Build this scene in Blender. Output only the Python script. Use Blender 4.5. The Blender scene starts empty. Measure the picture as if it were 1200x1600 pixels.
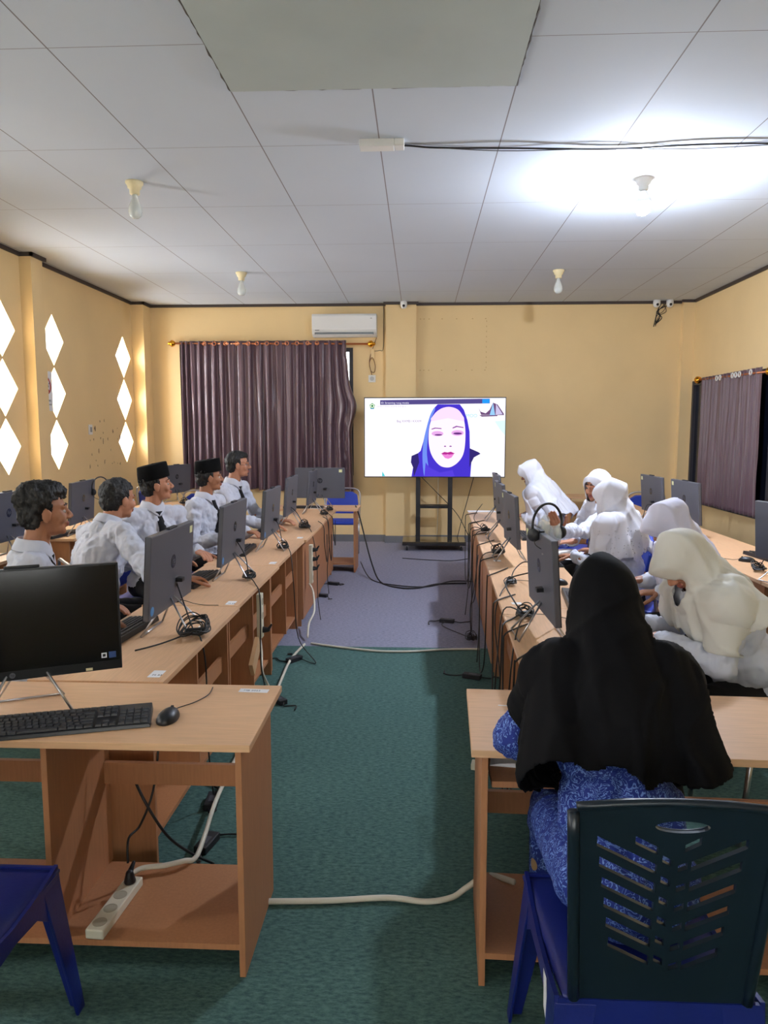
import bpy, bmesh, math, random
from mathutils import Vector as V, Matrix as M, noise
from mathutils.bvhtree import BVHTree
R = math.radians
PI = math.pi
random.seed(7)
C = bpy.context.scene.collection

# ------------------------------------------------------------------ camera, sky, lights, exposure
cd = bpy.data.cameras.new('camera'); cam = bpy.data.objects.new('camera', cd); C.objects.link(cam)
cd.sensor_fit = 'VERTICAL'; cd.sensor_height = 36; cd.lens = 1155 / 1600 * 36; cd.clip_start = .05
cam.location = (0, 0, 1.6); cam.rotation_euler = (R(90 - 6.36), 0, R(2.71))
bpy.context.scene.camera = cam
w = bpy.data.worlds.new('world'); bpy.context.scene.world = w; w.use_nodes = True
w.node_tree.nodes['Background'].inputs[0].default_value = (.93, .95, 1, 1)
w.node_tree.nodes['Background'].inputs[1].default_value = 2.0
vs = bpy.context.scene.view_settings
vs.view_transform = 'Standard'; vs.look = 'None'; vs.gamma = 1; vs.exposure = 1.2; vs.use_curve_mapping = False
BULB = 980.0          # radiance of the one lit bulb
def area(name, loc, rot, sx, sy, power, col):
    l = bpy.data.lights.new(name, 'AREA'); l.shape = 'RECTANGLE'; l.size = sx; l.size_y = sy
    l.energy = power; l.color = col
    o = bpy.data.objects.new(name, l); C.objects.link(o); o.location = loc; o.rotation_euler = rot
    return o
# daylight outside the diamond openings of the left wall and outside the far window; rear area is an added ambient fill
for i, y in enumerate((-1.2, 1.2, 4.2, 7.0, 8.0, 9.9)):
    area('daylight_diamond', (-4.45, y, 2.0), (0, R(-90), 0), 2.2, 1.0, 105, (.95, .97, 1))
area('fill_rear', (-.6, -3.45, 1.6), (R(90), 0, 0), 4.4, 1.9, 55, (1, .95, .88))
area('daylight_far_window', (-2.1, 11.2, 1.9), (R(-90), 0, 0), 2.4, 1.7, 20, (.95, .97, 1))

# ------------------------------------------------------------------ materials
def lin(c):
    return tuple(((x / 255 + .055) / 1.055) ** 2.4 if x > 10 else x / 255 / 12.92 for x in c)
def mat(name, rgb, rough=.6, var=0, scale=20, metal=0, bump=0, bscale=None, spec=.5, stretch=(1, 1, 1), sheen=0, alpha=1, trans=0, coat=0, rgb2=None):
    m = bpy.data.materials.new(name); m.use_nodes = True; nt = m.node_tree; b = nt.nodes['Principled BSDF']
    c = lin(rgb); b.inputs['Base Color'].default_value = (*c, 1); b.inputs['Roughness'].default_value = rough
    b.inputs['Metallic'].default_value = metal; b.inputs['Specular IOR Level'].default_value = spec
    b.inputs['Sheen Weight'].default_value = sheen; b.inputs['Alpha'].default_value = alpha
    b.inputs['Transmission Weight'].default_value = trans; b.inputs['Coat Weight'].default_value = coat
    if var or bump:
        tc = nt.nodes.new('ShaderNodeTexCoord'); mp = nt.nodes.new('ShaderNodeMapping'); mp.inputs['Scale'].default_value = stretch
        n = nt.nodes.new('ShaderNodeTexNoise'); n.inputs['Scale'].default_value = scale; n.inputs['Detail'].default_value = 5
        nt.links.new(tc.outputs['Object'], mp.inputs[0]); nt.links.new(mp.outputs[0], n.inputs['Vector'])
        if var:
            r = nt.nodes.new('ShaderNodeValToRGB'); r.color_ramp.elements[0].position = .3; r.color_ramp.elements[1].position = .7
            d = lin(rgb2) if rgb2 else tuple(x * (1 + var) for x in c)
            r.color_ramp.elements[0].color = (*[x * (1 - var) for x in c], 1) if not rgb2 else (*c, 1)
            r.color_ramp.elements[1].color = (*d, 1)
            nt.links.new(n.outputs[0], r.inputs[0]); nt.links.new(r.outputs[0], b.inputs['Base Color'])
        if bump:
            n2 = nt.nodes.new('ShaderNodeTexNoise'); n2.inputs['Scale'].default_value = bscale or scale; n2.inputs['Detail'].default_value = 4
            nt.links.new(mp.outputs[0], n2.inputs['Vector'])
            bp = nt.nodes.new('ShaderNodeBump'); bp.inputs['Strength'].default_value = bump; bp.inputs['Distance'].default_value = .01
            nt.links.new(n2.outputs[0], bp.inputs['Height']); nt.links.new(bp.outputs[0], b.inputs['Normal'])
    return m
def emit(name, rgb, s=1):
    m = bpy.data.materials.new(name); m.use_nodes = True; nt = m.node_tree
    for n in list(nt.nodes): nt.nodes.remove(n)
    e = nt.nodes.new('ShaderNodeEmission'); o = nt.nodes.new('ShaderNodeOutputMaterial')
    e.inputs[0].default_value = (*lin(rgb), 1); e.inputs[1].default_value = s; nt.links.new(e.outputs[0], o.inputs[0])
    return m
WALL = mat('yellow_wall_paint', (232, 204, 152), .75, .04, 1.3, bump=.05, bscale=60)
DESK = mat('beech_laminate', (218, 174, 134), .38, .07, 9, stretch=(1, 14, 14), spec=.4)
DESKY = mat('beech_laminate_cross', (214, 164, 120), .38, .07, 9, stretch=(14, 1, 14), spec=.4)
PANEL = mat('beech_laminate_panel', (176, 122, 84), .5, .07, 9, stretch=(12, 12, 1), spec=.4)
EDGE = mat('laminate_edge', (206, 166, 122), .5)
BACKG = mat('monitor_grey_shell', (84, 86, 96), .42, .03, 300, bump=.05)
BLACK = mat('black_plastic', (24, 25, 30), .4)
BLACKM = mat('matte_black_plastic', (34, 35, 40), .6)
KEYM = mat('keycap_plastic', (40, 42, 48), .45)
SCREEN = mat('switched_off_screen', (8, 9, 16), .12, spec=.35)
BEZEL = mat('black_bezel', (11, 12, 18), .3, spec=.3)
LOGO = mat('glossy_logo', (46, 48, 56), .15)
CHROME = mat('brushed_metal', (190, 190, 195), .28, metal=1)
DKMET = mat('dark_painted_metal', (38, 38, 42), .45, metal=.3)
CORD = mat('black_rubber_cord', (18, 18, 20), .5)
WCORD = mat('white_rubber_cord', (214, 208, 190), .5, .08, 8)
WPLAS = mat('white_plastic', (226, 226, 222), .4)
CREAM = mat('cream_plastic', (226, 212, 168), .5, .05, 30)
BLUEP = mat('blue_moulded_plastic', (20, 34, 112), .38, .12, 5, bump=.05, bscale=90)
SHADEP = mat('blue_plastic_in_shade', (16, 30, 42), .35, .1, 5)  # blue chair plastic with the shade on the back put into its colour
BLUEC = mat('blue_vinyl', (36, 62, 168), .45, .08, 8)
TEAL = mat('teal_vinyl', (26, 96, 124), .45, .08, 8)
PAPER = mat('white_paper', (232, 232, 236), .8)
YSTICK = mat('pale_yellow_sticker', (222, 222, 170), .7)
BSTICK = mat('blue_sticker', (70, 140, 200), .4)
CURT = mat('plum_satin_curtain', (92, 66, 76), .34, .1, 14, bump=.25, bscale=18, stretch=(1, 1, .3), sheen=.3)
GOLD = mat('gold_metal', (226, 160, 50), .22, metal=1)
BRASS = mat('rosy_brass', (214, 140, 100), .3, metal=1)
TRIM = mat('dark_brown_cornice', (62, 52, 48), .6)
BASE = mat('grey_skirting_paint', (112, 114, 120), .6, .06, 6)
DKWOOD = mat('dark_window_frame', (52, 50, 56), .5)
SKIN = mat('brown_skin', (168, 116, 88), .5, .05, 14, spec=.35)
SKIN2 = mat('tan_skin', (190, 134, 106), .5, .05, 14, spec=.35)
HAIR = mat('black_hair', (20, 18, 18), .55, .5, 60, bump=.7, bscale=120, stretch=(1, 1, .3))
HAIR2 = mat('greying_black_hair', (26, 26, 28), .55, .8, 60, bump=.7, bscale=120)
SHIRT = mat('white_cotton_shirt', (204, 207, 220), .8, .02, 6, bump=.35, bscale=9)
BLACKC = mat('black_fabric', (16, 16, 20), .9, bump=.15, bscale=30)
VELVET = mat('black_velvet', (7, 7, 9), .95, spec=.2)
HJW = mat('white_veil_fabric', (212, 213, 224), .8, bump=.15, bscale=9)
HJL = mat('lilac_white_veil_fabric', (206, 205, 224), .8, bump=.15, bscale=9)
HJC = mat('ivory_veil_fabric', (212, 210, 202), .75, bump=.12, bscale=9)
HJB = mat('black_veil_fabric', (7, 7, 11), .85, bump=.12, bscale=9, spec=.2)
EYEW = mat('eye_white', (176, 168, 162), .3); EYED = mat('dark_iris', (20, 14, 12), .2)
LIP = mat('lip', (150, 84, 76), .5)
GLASS = mat('clear_glass', (240, 244, 240), .05, trans=.9, alpha=.75)
GREENC = mat('green_carpet', (40, 84, 78), .95); GREYC = mat('grey_carpet', (108, 106, 122), .95)

def carpet(m, a, b, sx):
    nt = m.node_tree; bs = nt.nodes['Principled BSDF']; bs.inputs['Specular IOR Level'].default_value = .1
    tc = nt.nodes.new('ShaderNodeTexCoord'); mp = nt.nodes.new('ShaderNodeMapping'); mp.inputs['Scale'].default_value = sx
    n = nt.nodes.new('ShaderNodeTexNoise'); n.inputs['Scale'].default_value = 38; n.inputs['Detail'].default_value = 9; n.inputs['Roughness'].default_value = .75
    r = nt.nodes.new('ShaderNodeValToRGB'); r.color_ramp.elements[0].position = .36; r.color_ramp.elements[1].position = .64
    r.color_ramp.elements[0].color = (*lin(a), 1); r.color_ramp.elements[1].color = (*lin(b), 1)
    bp = nt.nodes.new('ShaderNodeBump'); bp.inputs['Strength'].default_value = .5; bp.inputs['Distance'].default_value = .005
    L = nt.links.new
    L(tc.outputs['Object'], mp.inputs[0]); L(mp.outputs[0], n.inputs['Vector']); L(n.outputs[0], r.inputs[0]); L(r.outputs[0], bs.inputs['Base Color'])
    L(n.outputs[0], bp.inputs['Height']); L(bp.outputs[0], bs.inputs['Normal'])
carpet(GREENC, (56, 82, 80), (98, 130, 122), (1, 2.6, 1)); carpet(GREYC, (120, 120, 136), (156, 154, 172), (1, 2, 1))

def ceiling_mat():
    m = mat('ceiling_board', (198, 207, 218), .85, .03, .8); nt = m.node_tree; L = nt.links.new
    tc = nt.nodes.new('ShaderNodeTexCoord'); sp = nt.nodes.new('ShaderNodeSeparateXYZ'); L(tc.outputs['Object'], sp.inputs[0])
    def mth(op, a, b=None):
        n = nt.nodes.new('ShaderNodeMath'); n.operation = op
        for i, v in enumerate((a, b)):
            if v is None: continue
            if isinstance(v, (int, float)): n.inputs[i].default_value = v
            else: L(v, n.inputs[i])
        return n.outputs[0]
    def line(out, off, per, wd):
        f = mth('FRACT', mth('DIVIDE', mth('ADD', out, off), per))
        d = mth('ABSOLUTE', mth('SUBTRACT', f, .5))
        return mth('GREATER_THAN', d, .5 - wd / per)
    g = mth('MAXIMUM', line(sp.outputs[0], .25 + 7.33, .733, .0036), line(sp.outputs[1], -4.75 + 12.2, 1.22, .0022))
    b = nt.nodes['Principled BSDF']; src = b.inputs['Base Color'].links[0].from_socket
    mx = nt.nodes.new('ShaderNodeMix'); mx.data_type = 'RGBA'; L(g, mx.inputs[0]); L(src, mx.inputs[6]); mx.inputs[7].default_value = (*lin((128, 124, 128)), 1)
    L(mx.outputs[2], b.inputs['Base Color']); return m
CEIL = ceiling_mat()

def batik():
    m = mat('blue_batik', (26, 54, 150), .75); nt = m.node_tree; L = nt.links.new; b = nt.nodes['Principled BSDF']
    tc = nt.nodes.new('ShaderNodeTexCoord')
    n = nt.nodes.new('ShaderNodeTexNoise'); n.inputs['Scale'].default_value = 34; n.inputs['Detail'].default_value = 2; n.inputs['Distortion'].default_value = 1.8
    L(tc.outputs['Object'], n.inputs['Vector'])
    wv = nt.nodes.new('ShaderNodeMath'); wv.operation = 'MULTIPLY'; wv.inputs[1].default_value = 34; L(n.outputs[0], wv.inputs[0])
    sn = nt.nodes.new('ShaderNodeMath'); sn.operation = 'SINE'; L(wv.outputs[0], sn.inputs[0])
    r = nt.nodes.new('ShaderNodeValToRGB'); e = r.color_ramp.elements
    e[0].position = .45; e[0].color = (*lin((20, 44, 132)), 1); e[1].position = .95; e[1].color = (*lin((116, 150, 220)), 1)
    L(sn.outputs[0], r.inputs[0])
    n2 = nt.nodes.new('ShaderNodeTexVoronoi'); n2.inputs['Scale'].default_value = 7.5; L(tc.outputs['Object'], n2.inputs['Vector'])
    lt = nt.nodes.new('ShaderNodeMath'); lt.operation = 'LESS_THAN'; lt.inputs[1].default_value = .13; L(n2.outputs['Distance'], lt.inputs[0])
    mx = nt.nodes.new('ShaderNodeMix'); mx.data_type = 'RGBA'; L(lt.outputs[0], mx.inputs[0]); L(r.outputs[0], mx.inputs[6]); mx.inputs[7].default_value = (*lin((176, 140, 100)), 1)
    L(mx.outputs[2], b.inputs['Base Color']); return m
BATIK = batik()
GOLDM = mat('gold_printed_trim', (40, 38, 60), .7, 1, 55, rgb2=(196, 156, 100))

# ------------------------------------------------------------------ geometry helpers
def link(name, me, m=None, parent=None, smooth=False):
    o = bpy.data.objects.new(name, me); C.objects.link(o)
    if m is not None:
        for k in (m if isinstance(m, (list, tuple)) else [m]): me.materials.append(k)
    if smooth:
        for p in me.polygons: p.use_smooth = True
    if parent: o.parent = parent
    return o
def tag(o, label, cat, group=None, kind=None):
    o['label'] = label; o['category'] = cat
    if group: o['group'] = group
    if kind: o['kind'] = kind
    return o
def empty(name, loc, rz=0, label=None, cat=None, group=None):
    o = bpy.data.objects.new(name, None); C.objects.link(o); o.location = loc; o.rotation_euler = (0, 0, rz); o.empty_display_size = .1
    if label: tag(o, label, cat, group)
    return o
def dup(root, loc, rz, label, group=None, name=None):
    def cp(o, p):
        c = o.copy(); C.objects.link(c)
        if p: c.parent = p
        for ch in o.children: cp(ch, c)
        return c
    kids = cp(root, None); kids.location = loc; kids.rotation_euler = (0, 0, rz); kids['label'] = label
    if group: kids['group'] = group
    return kids
class G:
    def __init__(s): s.v = []; s.f = []; s.mi = []
    def add(s, vs, fs, mi=0):
        n = len(s.v); s.v += [tuple(v) for v in vs]; s.f += [tuple(i + n for i in f) for f in fs]; s.mi += [mi] * len(fs); return s
    def box(s, x0, y0, z0, x1, y1, z1, mi=0, mtx=None):
        vs = [V((x, y, z)) for z in (z0, z1) for y in (y0, y1) for x in (x0, x1)]
        if mtx: vs = [mtx @ v for v in vs]
        return s.add(vs, [(0, 2, 3, 1), (4, 5, 7, 6), (0, 1, 5, 4), (2, 6, 7, 3), (0, 4, 6, 2), (1, 3, 7, 5)], mi)
    def tube(s, pts, r, n=8, mi=0, closed=False):
        pts = [V(p) for p in pts]; rings = []; N = len(pts); up = V((0, 0, 1)); prev = None
        for i, p in enumerate(pts):
            a = pts[max(i - 1, 0)] if not closed else pts[i - 1]; b = pts[min(i + 1, N - 1)] if not closed else pts[(i + 1) % N]
            d = (b - a); d = d.normalized() if d.length > 1e-9 else V((0, 0, 1))
            if prev is None:
                u = d.cross(up); u = d.cross(V((1, 0, 0))) if u.length < .05 else u
            else: u = prev - d * prev.dot(d)
            u.normalize(); prev = u; v2 = d.cross(u)
            rr = r[i] if isinstance(r, (list, tuple)) else r
            rings.append([p + (u * math.cos(2 * PI * k / n) + v2 * math.sin(2 * PI * k / n)) * rr for k in range(n)])
        vs = [q for g in rings for q in g]; fs = []
        for i in range(N if closed else N - 1):
            a = i * n; b = ((i + 1) % N) * n
            for k in range(n): fs.append((a + k, a + (k + 1) % n, b + (k + 1) % n, b + k))
        if not closed: fs += [tuple(range(n))[::-1], tuple(range((N - 1) * n, N * n))]
        return s.add(vs, fs, mi)
    def lathe(s, prof, n=24, mi=0, mtx=None):
        vs = [V((r * math.cos(2 * PI * k / n), r * math.sin(2 * PI * k / n), z)) for r, z in prof for k in range(n)]
        if mtx: vs = [mtx @ v for v in vs]
        fs = [(i * n + k, i * n + (k + 1) % n, (i + 1) * n + (k + 1) % n, (i + 1) * n + k) for i in range(len(prof) - 1) for k in range(n)]
        fs += [tuple(range(n))[::-1], tuple(range((len(prof) - 1) * n, len(prof) * n))]
        return s.add(vs, fs, mi)
    def ell(s, c, r, rot=None, n=16, mi=0):
        vs = []; fs = []; m = max(6, n // 2); rot = rot or M.Identity(3)
        for i in range(1, m):
            t = PI * i / m
            for k in range(n):
                p = 2 * PI * k / n; vs.append(V(c) + rot @ V((r[0] * math.sin(t) * math.cos(p), r[1] * math.sin(t) * math.sin(p), r[2] * math.cos(t))))
        vs += [V(c) + rot @ V((0, 0, r[2])), V(c) + rot @ V((0, 0, -r[2]))]
        T = len(vs) - 2
        for i in range(m - 2):
            for k in range(n): fs.append((i * n + k, (i + 1) * n + k, (i + 1) * n + (k + 1) % n, i * n + (k + 1) % n))
        for k in range(n): fs.append((T, k, (k + 1) % n)); fs.append((T + 1, (m - 2) * n + (k + 1) % n, (m - 2) * n + k))
        return s.add(vs, fs, mi)
    def cap(s, p0, r0, p1, r1, n=12, mi=0):
        p0 = V(p0); p1 = V(p1); d = p1 - p0; L = d.length
        if L < 1e-6: return s.ell(p0, (r0,) * 3, None, n, mi)
        q = d.to_track_quat('Z', 'Y').to_matrix(); prof = []
        for i in range(1, 6): a = -PI / 2 + PI / 2 * i / 5; prof.append((r0 * math.cos(a), r0 * math.sin(a)))
        for i in range(0, 5): a = PI / 2 * i / 5; prof.append((r1 * math.cos(a), L + r1 * math.sin(a)))
        vs = [p0 + q @ V((r * math.cos(2 * PI * k / n), r * math.sin(2 * PI * k / n), z)) for r, z in prof for k in range(n)]
        fs = [(i * n + k, i * n + (k + 1) % n, (i + 1) * n + (k + 1) % n, (i + 1) * n + k) for i in range(len(prof) - 1) for k in range(n)]
        fs += [tuple(range(n))[::-1], tuple(range((len(prof) - 1) * n, len(prof) * n))]
        return s.add(vs, fs, mi)
    def prism(s, poly, z0, z1, mi=0, mtx=None):
        n = len(poly); vs = [V((x, y, z0)) for x, y in poly] + [V((x, y, z1)) for x, y in poly]
        if mtx: vs = [mtx @ v for v in vs]
        fs = [tuple(range(n))[::-1], tuple(range(n, 2 * n))] + [(k, (k + 1) % n, n + (k + 1) % n, n + k) for k in range(n)]
        return s.add(vs, fs, mi)
    def mesh(s, name='m'):
        me = bpy.data.meshes.new(name); me.from_pydata(s.v, [], s.f)
        bm = bmesh.new(); bm.from_mesh(me); bmesh.ops.recalc_face_normals(bm, faces=bm.faces); bm.to_mesh(me); bm.free()
        if any(s.mi):
            me.polygons.foreach_set('material_index', s.mi)
        return me
    def obj(s, name, m, parent=None, smooth=False, bevel=0):
        me = s.mesh(name)
        if bevel:
            me = finish(me, [('BEVEL', dict(width=bevel, segments=2, limit_method='ANGLE'))])
        return link(name, me, m, parent, smooth)
def finish(me, mods):
    o = bpy.data.objects.new('t', me); C.objects.link(o)
    for t, kw in mods:
        md = o.modifiers.new('m', t)
        for k, v in kw.items(): setattr(md, k, v)
    dg = bpy.context.evaluated_depsgraph_get(); dg.update()
    r = bpy.data.meshes.new_from_object(o.evaluated_get(dg)); C.objects.unlink(o); bpy.data.objects.remove(o); r.materials.clear()
    return r
def blob(g, voxel, smooth=4, fac=.6):
    return finish(g.mesh(), [('REMESH', dict(mode='VOXEL', voxel_size=voxel)), ('SMOOTH', dict(factor=fac, iterations=smooth))])
def cut(me, cutter):
    co = bpy.data.objects.new('cut', cutter.mesh()); C.objects.link(co)
    r = finish(me, [('BOOLEAN', dict(operation='DIFFERENCE', object=co, solver='EXACT'))])
    C.objects.unlink(co); bpy.data.objects.remove(co); return r
def spl(pts, k=6):
    pts = [V(p) for p in pts]; out = []; P = [pts[0]] + pts + [pts[-1]]
    for i in range(1, len(P) - 2):
        a, b, c, d = P[i - 1:i + 3]
        for j in range(k):
            t = j / k; out.append(.5 * ((2 * b) + (c - a) * t + (2 * a - 5 * b + 4 * c - d) * t * t + (3 * b - a - 3 * c + d) * t ** 3))
    out.append(pts[-1]); return out
def struct(o): o['kind'] = 'structure'; return o
def text(s, size, m, parent, mtx, name='lettering', th=.0006, align='LEFT'):
    c = bpy.data.curves.new('t', 'FONT'); c.body = s; c.size = size; c.extrude = th; c.align_x = align
    o = bpy.data.objects.new('t', c); C.objects.link(o); dg = bpy.context.evaluated_depsgraph_get(); dg.update()
    me = bpy.data.meshes.new_from_object(o.evaluated_get(dg)); C.objects.unlink(o); bpy.data.objects.remove(o)
    me.materials.clear(); me.transform(mtx); return link(name, me, m, parent)

# ------------------------------------------------------------------ room shell
XL, XR, YB, YF, H = -3.97, 3.72, 10.5, -3.2, 3.34
g = G().box(XL - .2, YF - .2, -.12, XR + .2, 5.32, 0); struct(g.obj('floor', GREENC))
g = G().box(XL - .2, 5.32, -.12, XR + .2, YB + .3, .001); struct(g.obj('floor', GREYC))
struct(G().box(XL - .2, YF - .2, H, XR + .2, YB + .3, H + .1).obj('ceiling', CEIL))
PATCH = mat('aged_ceiling_board', (180, 190, 188), .85, .05, 2)
g = G().box(-.975, 2.74, H - .014, .48, 3.975, H)
struct(g.obj('ceiling', PATCH))
SEAM = mat('cracked_seam', (92, 86, 80), .9)
g = G()
for a, b in (((-.98, 2.74), (-.98, 3.98)), ((-.98, 3.98), (.485, 3.98)), ((.485, 3.98), (.485, 2.74))):
    pts = []
    for i in range(41):
        t = i / 40; pts.append((a[0] + (b[0] - a[0]) * t + random.uniform(-.004, .004), a[1] + (b[1] - a[1]) * t + random.uniform(-.004, .004), H - .008))
    g.tube(pts, [.0045 * random.uniform(.5, 1.3) for _ in pts], 5)
struct(g.obj('trim_2', SEAM))
# left wall with diamond openings
DY = [(-1.2, .25), (1.2, .25), (4.2, .25), (5.7, .25), (6.98, .25), (7.985, .24), (9.90, .25)]
me = G().box(XL - .14, YF - .2, 0, XL, YB + .2, H).mesh()
ct = G()
for y, hw in DY:
    for k in range(3):
        zc = 2.565 - .565 * k
        poly = [(y - hw, zc), (y, zc - .274), (y + hw, zc), (y, zc + .274)]
        ct.add([V((x, a, b)) for x in (XL - .3, XL + .2) for a, b in poly], [(0, 1, 2, 3), (7, 6, 5, 4), (0, 4, 5, 1), (1, 5, 6, 2), (2, 6, 7, 3), (3, 7, 4, 0)])
struct(link('wall_left', cut(me, ct), WALL))
g = G().box(XL - .01, 7.37, 0, -3.85, 7.60, H).box(XL - .01, 10.23, 0, -3.80, YB + .01, H)
for y in (2.6, -.1): g.box(XL - .01, y, 0, -3.85, y + .23, H)
struct(g.obj('wall_left', WALL))
# far wall with window opening
WX0, WX1, WZ0, WZ1 = -3.25, -.93, .95, 2.74
me = G().box(XL - .2, YB, 0, XR + .2, YB + .15, H).mesh()
struct(link('wall_back', cut(me, G().box(WX0, YB - .1, WZ0, WX1, YB + .3, WZ1)), WALL))
struct(G().box(-.47, YB - .10, 0, -.05, YB + .01, H).box(3.56, YB - .10, 0, XR + .01, YB + .01, H).obj('wall_back', WALL))
# right wall with window opening
me = G().box(XR, YF - .2, 0, XR + .15, YB + .2, H).mesh()
struct(link('wall_right', cut(me, G().box(XR - .1, 8.0, .62, XR + .3, 10.34, 2.25)), WALL))
me = G().box(XL - .2, YF - .15, 0, XR + .2, YF, H).mesh()
struct(link('wall_front', cut(me, G().box(-2.8, YF - .3, .9, 1.6, YF + .1, 2.4)), WALL))
# cornice and skirting
def cornice(name, p0, p1):
    struct(G().box(min(p0[0], p1[0]), min(p0[1], p1[1]), H - .035, max(p0[0], p1[0]), max(p0[1], p1[1]), H).obj(name, TRIM))
cornice('trim_1', (XL, YF), (XL + .03, 7.37)); cornice('trim_1', (XL, 7.34), (-3.82, 7.37)); cornice('trim_1', (-3.85, 7.34), (-3.82, 7.63))
cornice('trim_1', (XL, 7.60), (XL + .03, 10.23)); cornice('trim_1', (XL, 10.20), (-3.77, 10.23)); cornice('trim_1', (-3.80, 10.20), (-3.77, YB))
cornice('trim_3', (-3.77, YB - .03), (-.47, YB)); cornice('trim_3', (-.50, YB - .13), (-.02, YB - .10)); cornice('trim_3', (-.05, YB - .03), (3.56, YB))
cornice('trim_4', (3.53, YB - .13), (XR, YB - .10)); cornice('trim_4', (XR - .03, YF), (XR, YB - .10))
def skirt(name, x0, y0, x1, y1): struct(G().box(x0, y0, 0, x1, y1, .10).obj(name, BASE))
skirt('baseboard_back', -3.85, YB - .012, -.47, YB); skirt('baseboard_back', -.482, YB - .112, -.038, YB - .1); skirt('baseboard_back', -.05, YB - .012, 3.56, YB)
skirt('baseboard_right', XR - .012, YF, XR, YB - .1); skirt('baseboard_left', XL, YF, XL + .012, YB)
# windows
def window(n, plane, a0, a1, z0, z1, muls, d0, d1, transom=None):
    root = struct(empty('window_%d' % n, (0, 0, 0)))
    fr = G(); t = .055
    def bx(u0, v0, u1, v1, e=0):
        if plane == 'y': fr.box(u0, d0 - e, v0, u1, d1 + e, v1)
        else: fr.box(d0 - e, u0, v0, d1 + e, u1, v1)
    bx(a0, z0, a0 + t, z1, .005); bx(a1 - t, z0, a1, z1, .005); bx(a0, z0, a1, z0 + t); bx(a0, z1 - t, a1, z1)
    for m_ in muls: bx(m_ - .025, z0, m_ + .025, z1)
    if transom: bx(a0, transom - .02, a1, transom + .02, -.005)
    fr.obj('window_frame', DKWOOD, root)
    gl = G(); c = (d0 + d1) / 2
    if plane == 'y': gl.box(a0, c, z0, a1, c + .004, z1)
    else: gl.box(c, a0, z0, c + .004, a1, z1)
    return root, gl
r1, gl = window(1, 'y', WX0, WX1, WZ0, WZ1, (-2.47, -1.7, -1.08), YB + .01, YB + .07, 2.2); gl.obj('window_glass', GLASS, r1)
r2, gl = window(2, 'x', 8.0, 10.34, .62, 2.25, (9.0, 9.72), XR - .02, XR + .05)
gl.obj('window_glass', mat('dark_tinted_glass', (22, 26, 40), .15), r2)
r3, gl = window(3, 'y', -2.8, 1.6, .9, 2.4, (-1.4, 0), YF - .1, YF - .04); gl.obj('window_glass', GLASS, r3)  # unseen window behind the camera, made up to let the fill light in

# ------------------------------------------------------------------ ceiling lamps
def lampholder(loc, label, lit):
    t = empty('ceiling_lamp', loc, 0, label, 'lamp')
    g = G().lathe([(.062, 0), (.062, -.012), (.05, -.03), (.048, -.045), (.036, -.05), (.034, -.085), (.02, -.088)], 24)
    g.obj('lamp_holder', WPLAS if lit else CREAM, t, True)
    if lit:
        G().lathe([(.13, -.0005), (.13, -.004), (.06, -.008)], 28).obj('ceiling_rose', WPLAS, t)
        G().lathe([(.020, -.085), (.030, -.105), (.050, -.135), (.0605, -.165), (.0605, -.172), (.02, -.173)], 24).obj('light_blocking_collar', WPLAS, t, True)  # opaque collar added to keep the bulb's light off the ceiling
        b = G().lathe([(.02, -.1725), (.060, -.1725), (.060, -.19), (.053, -.215), (.036, -.24), (.018, -.25), (.002, -.253)], 24)
        b.obj('bulb', emit('lit_bulb', (226, 236, 255), BULB), t, True)
    else:
        b = G().lathe([(.018, -.085), (.022, -.115), (.036, -.15), (.047, -.185), (.048, -.205), (.040, -.232), (.022, -.248), (.002, -.252)], 24)
        b.obj('bulb', mat('frosted_bulb_glass', (226, 232, 228), .12, trans=.35), t, True)
lampholder((-2.02, 5.36, H), 'unlit bulb in a yellowed ceiling holder, largest of the three unlit bulbs', False)
lampholder((-1.99, 8.4, H), 'unlit bulb in a cream holder on the ceiling before the long curtain', False)
lampholder((1.55, 5.44, H), 'glowing white bulb on the ceiling at right', True)
lampholder((1.52, 8.44, H), 'small unlit bulb in a cream holder on the ceiling beyond the glowing one', False)
t = empty('junction_box', (-.235, 4.70, H), 0, 'flat white plastic box fixed on the ceiling with black wires behind', 'cable box')
G().box(-.135, -.045, -.045, .075, .045, 0).obj('box_body', WPLAS, t, bevel=.004); G().box(.077, -.045, -.042, .135, .045, 0).obj('box_lid', WPLAS, t, bevel=.004)
g = G().tube(spl([(-.33, 4.76, H - .006), (-.1, 4.745, H - .012), (.1, 4.79, H - .012), (.6, 4.80, H - .02), (1.2, 4.86, H - .012), (1.8, 4.80, H - .015), (2.8, 4.84, H - .01), (3.7, 4.8, H - .01)]), .0055, 6)
tag(g.obj('ceiling_cable', CORD, None, True), 'thick black cable running right along the ceiling from the white box', 'cable')
g = G().tube(spl([(-.1, 4.76, H - .006), (.5, 4.86, H - .012), (1.1, 4.83, H - .02), (1.7, 4.88, H - .012), (2.6, 4.80, H - .012), (3.7, 4.87, H - .01)]), .003, 6)
tag(g.obj('ceiling_cable', mat('grey_cord', (90, 90, 96), .5), None, True), 'thin grey cable crossing the thick black one on the ceiling', 'cable')

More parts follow.
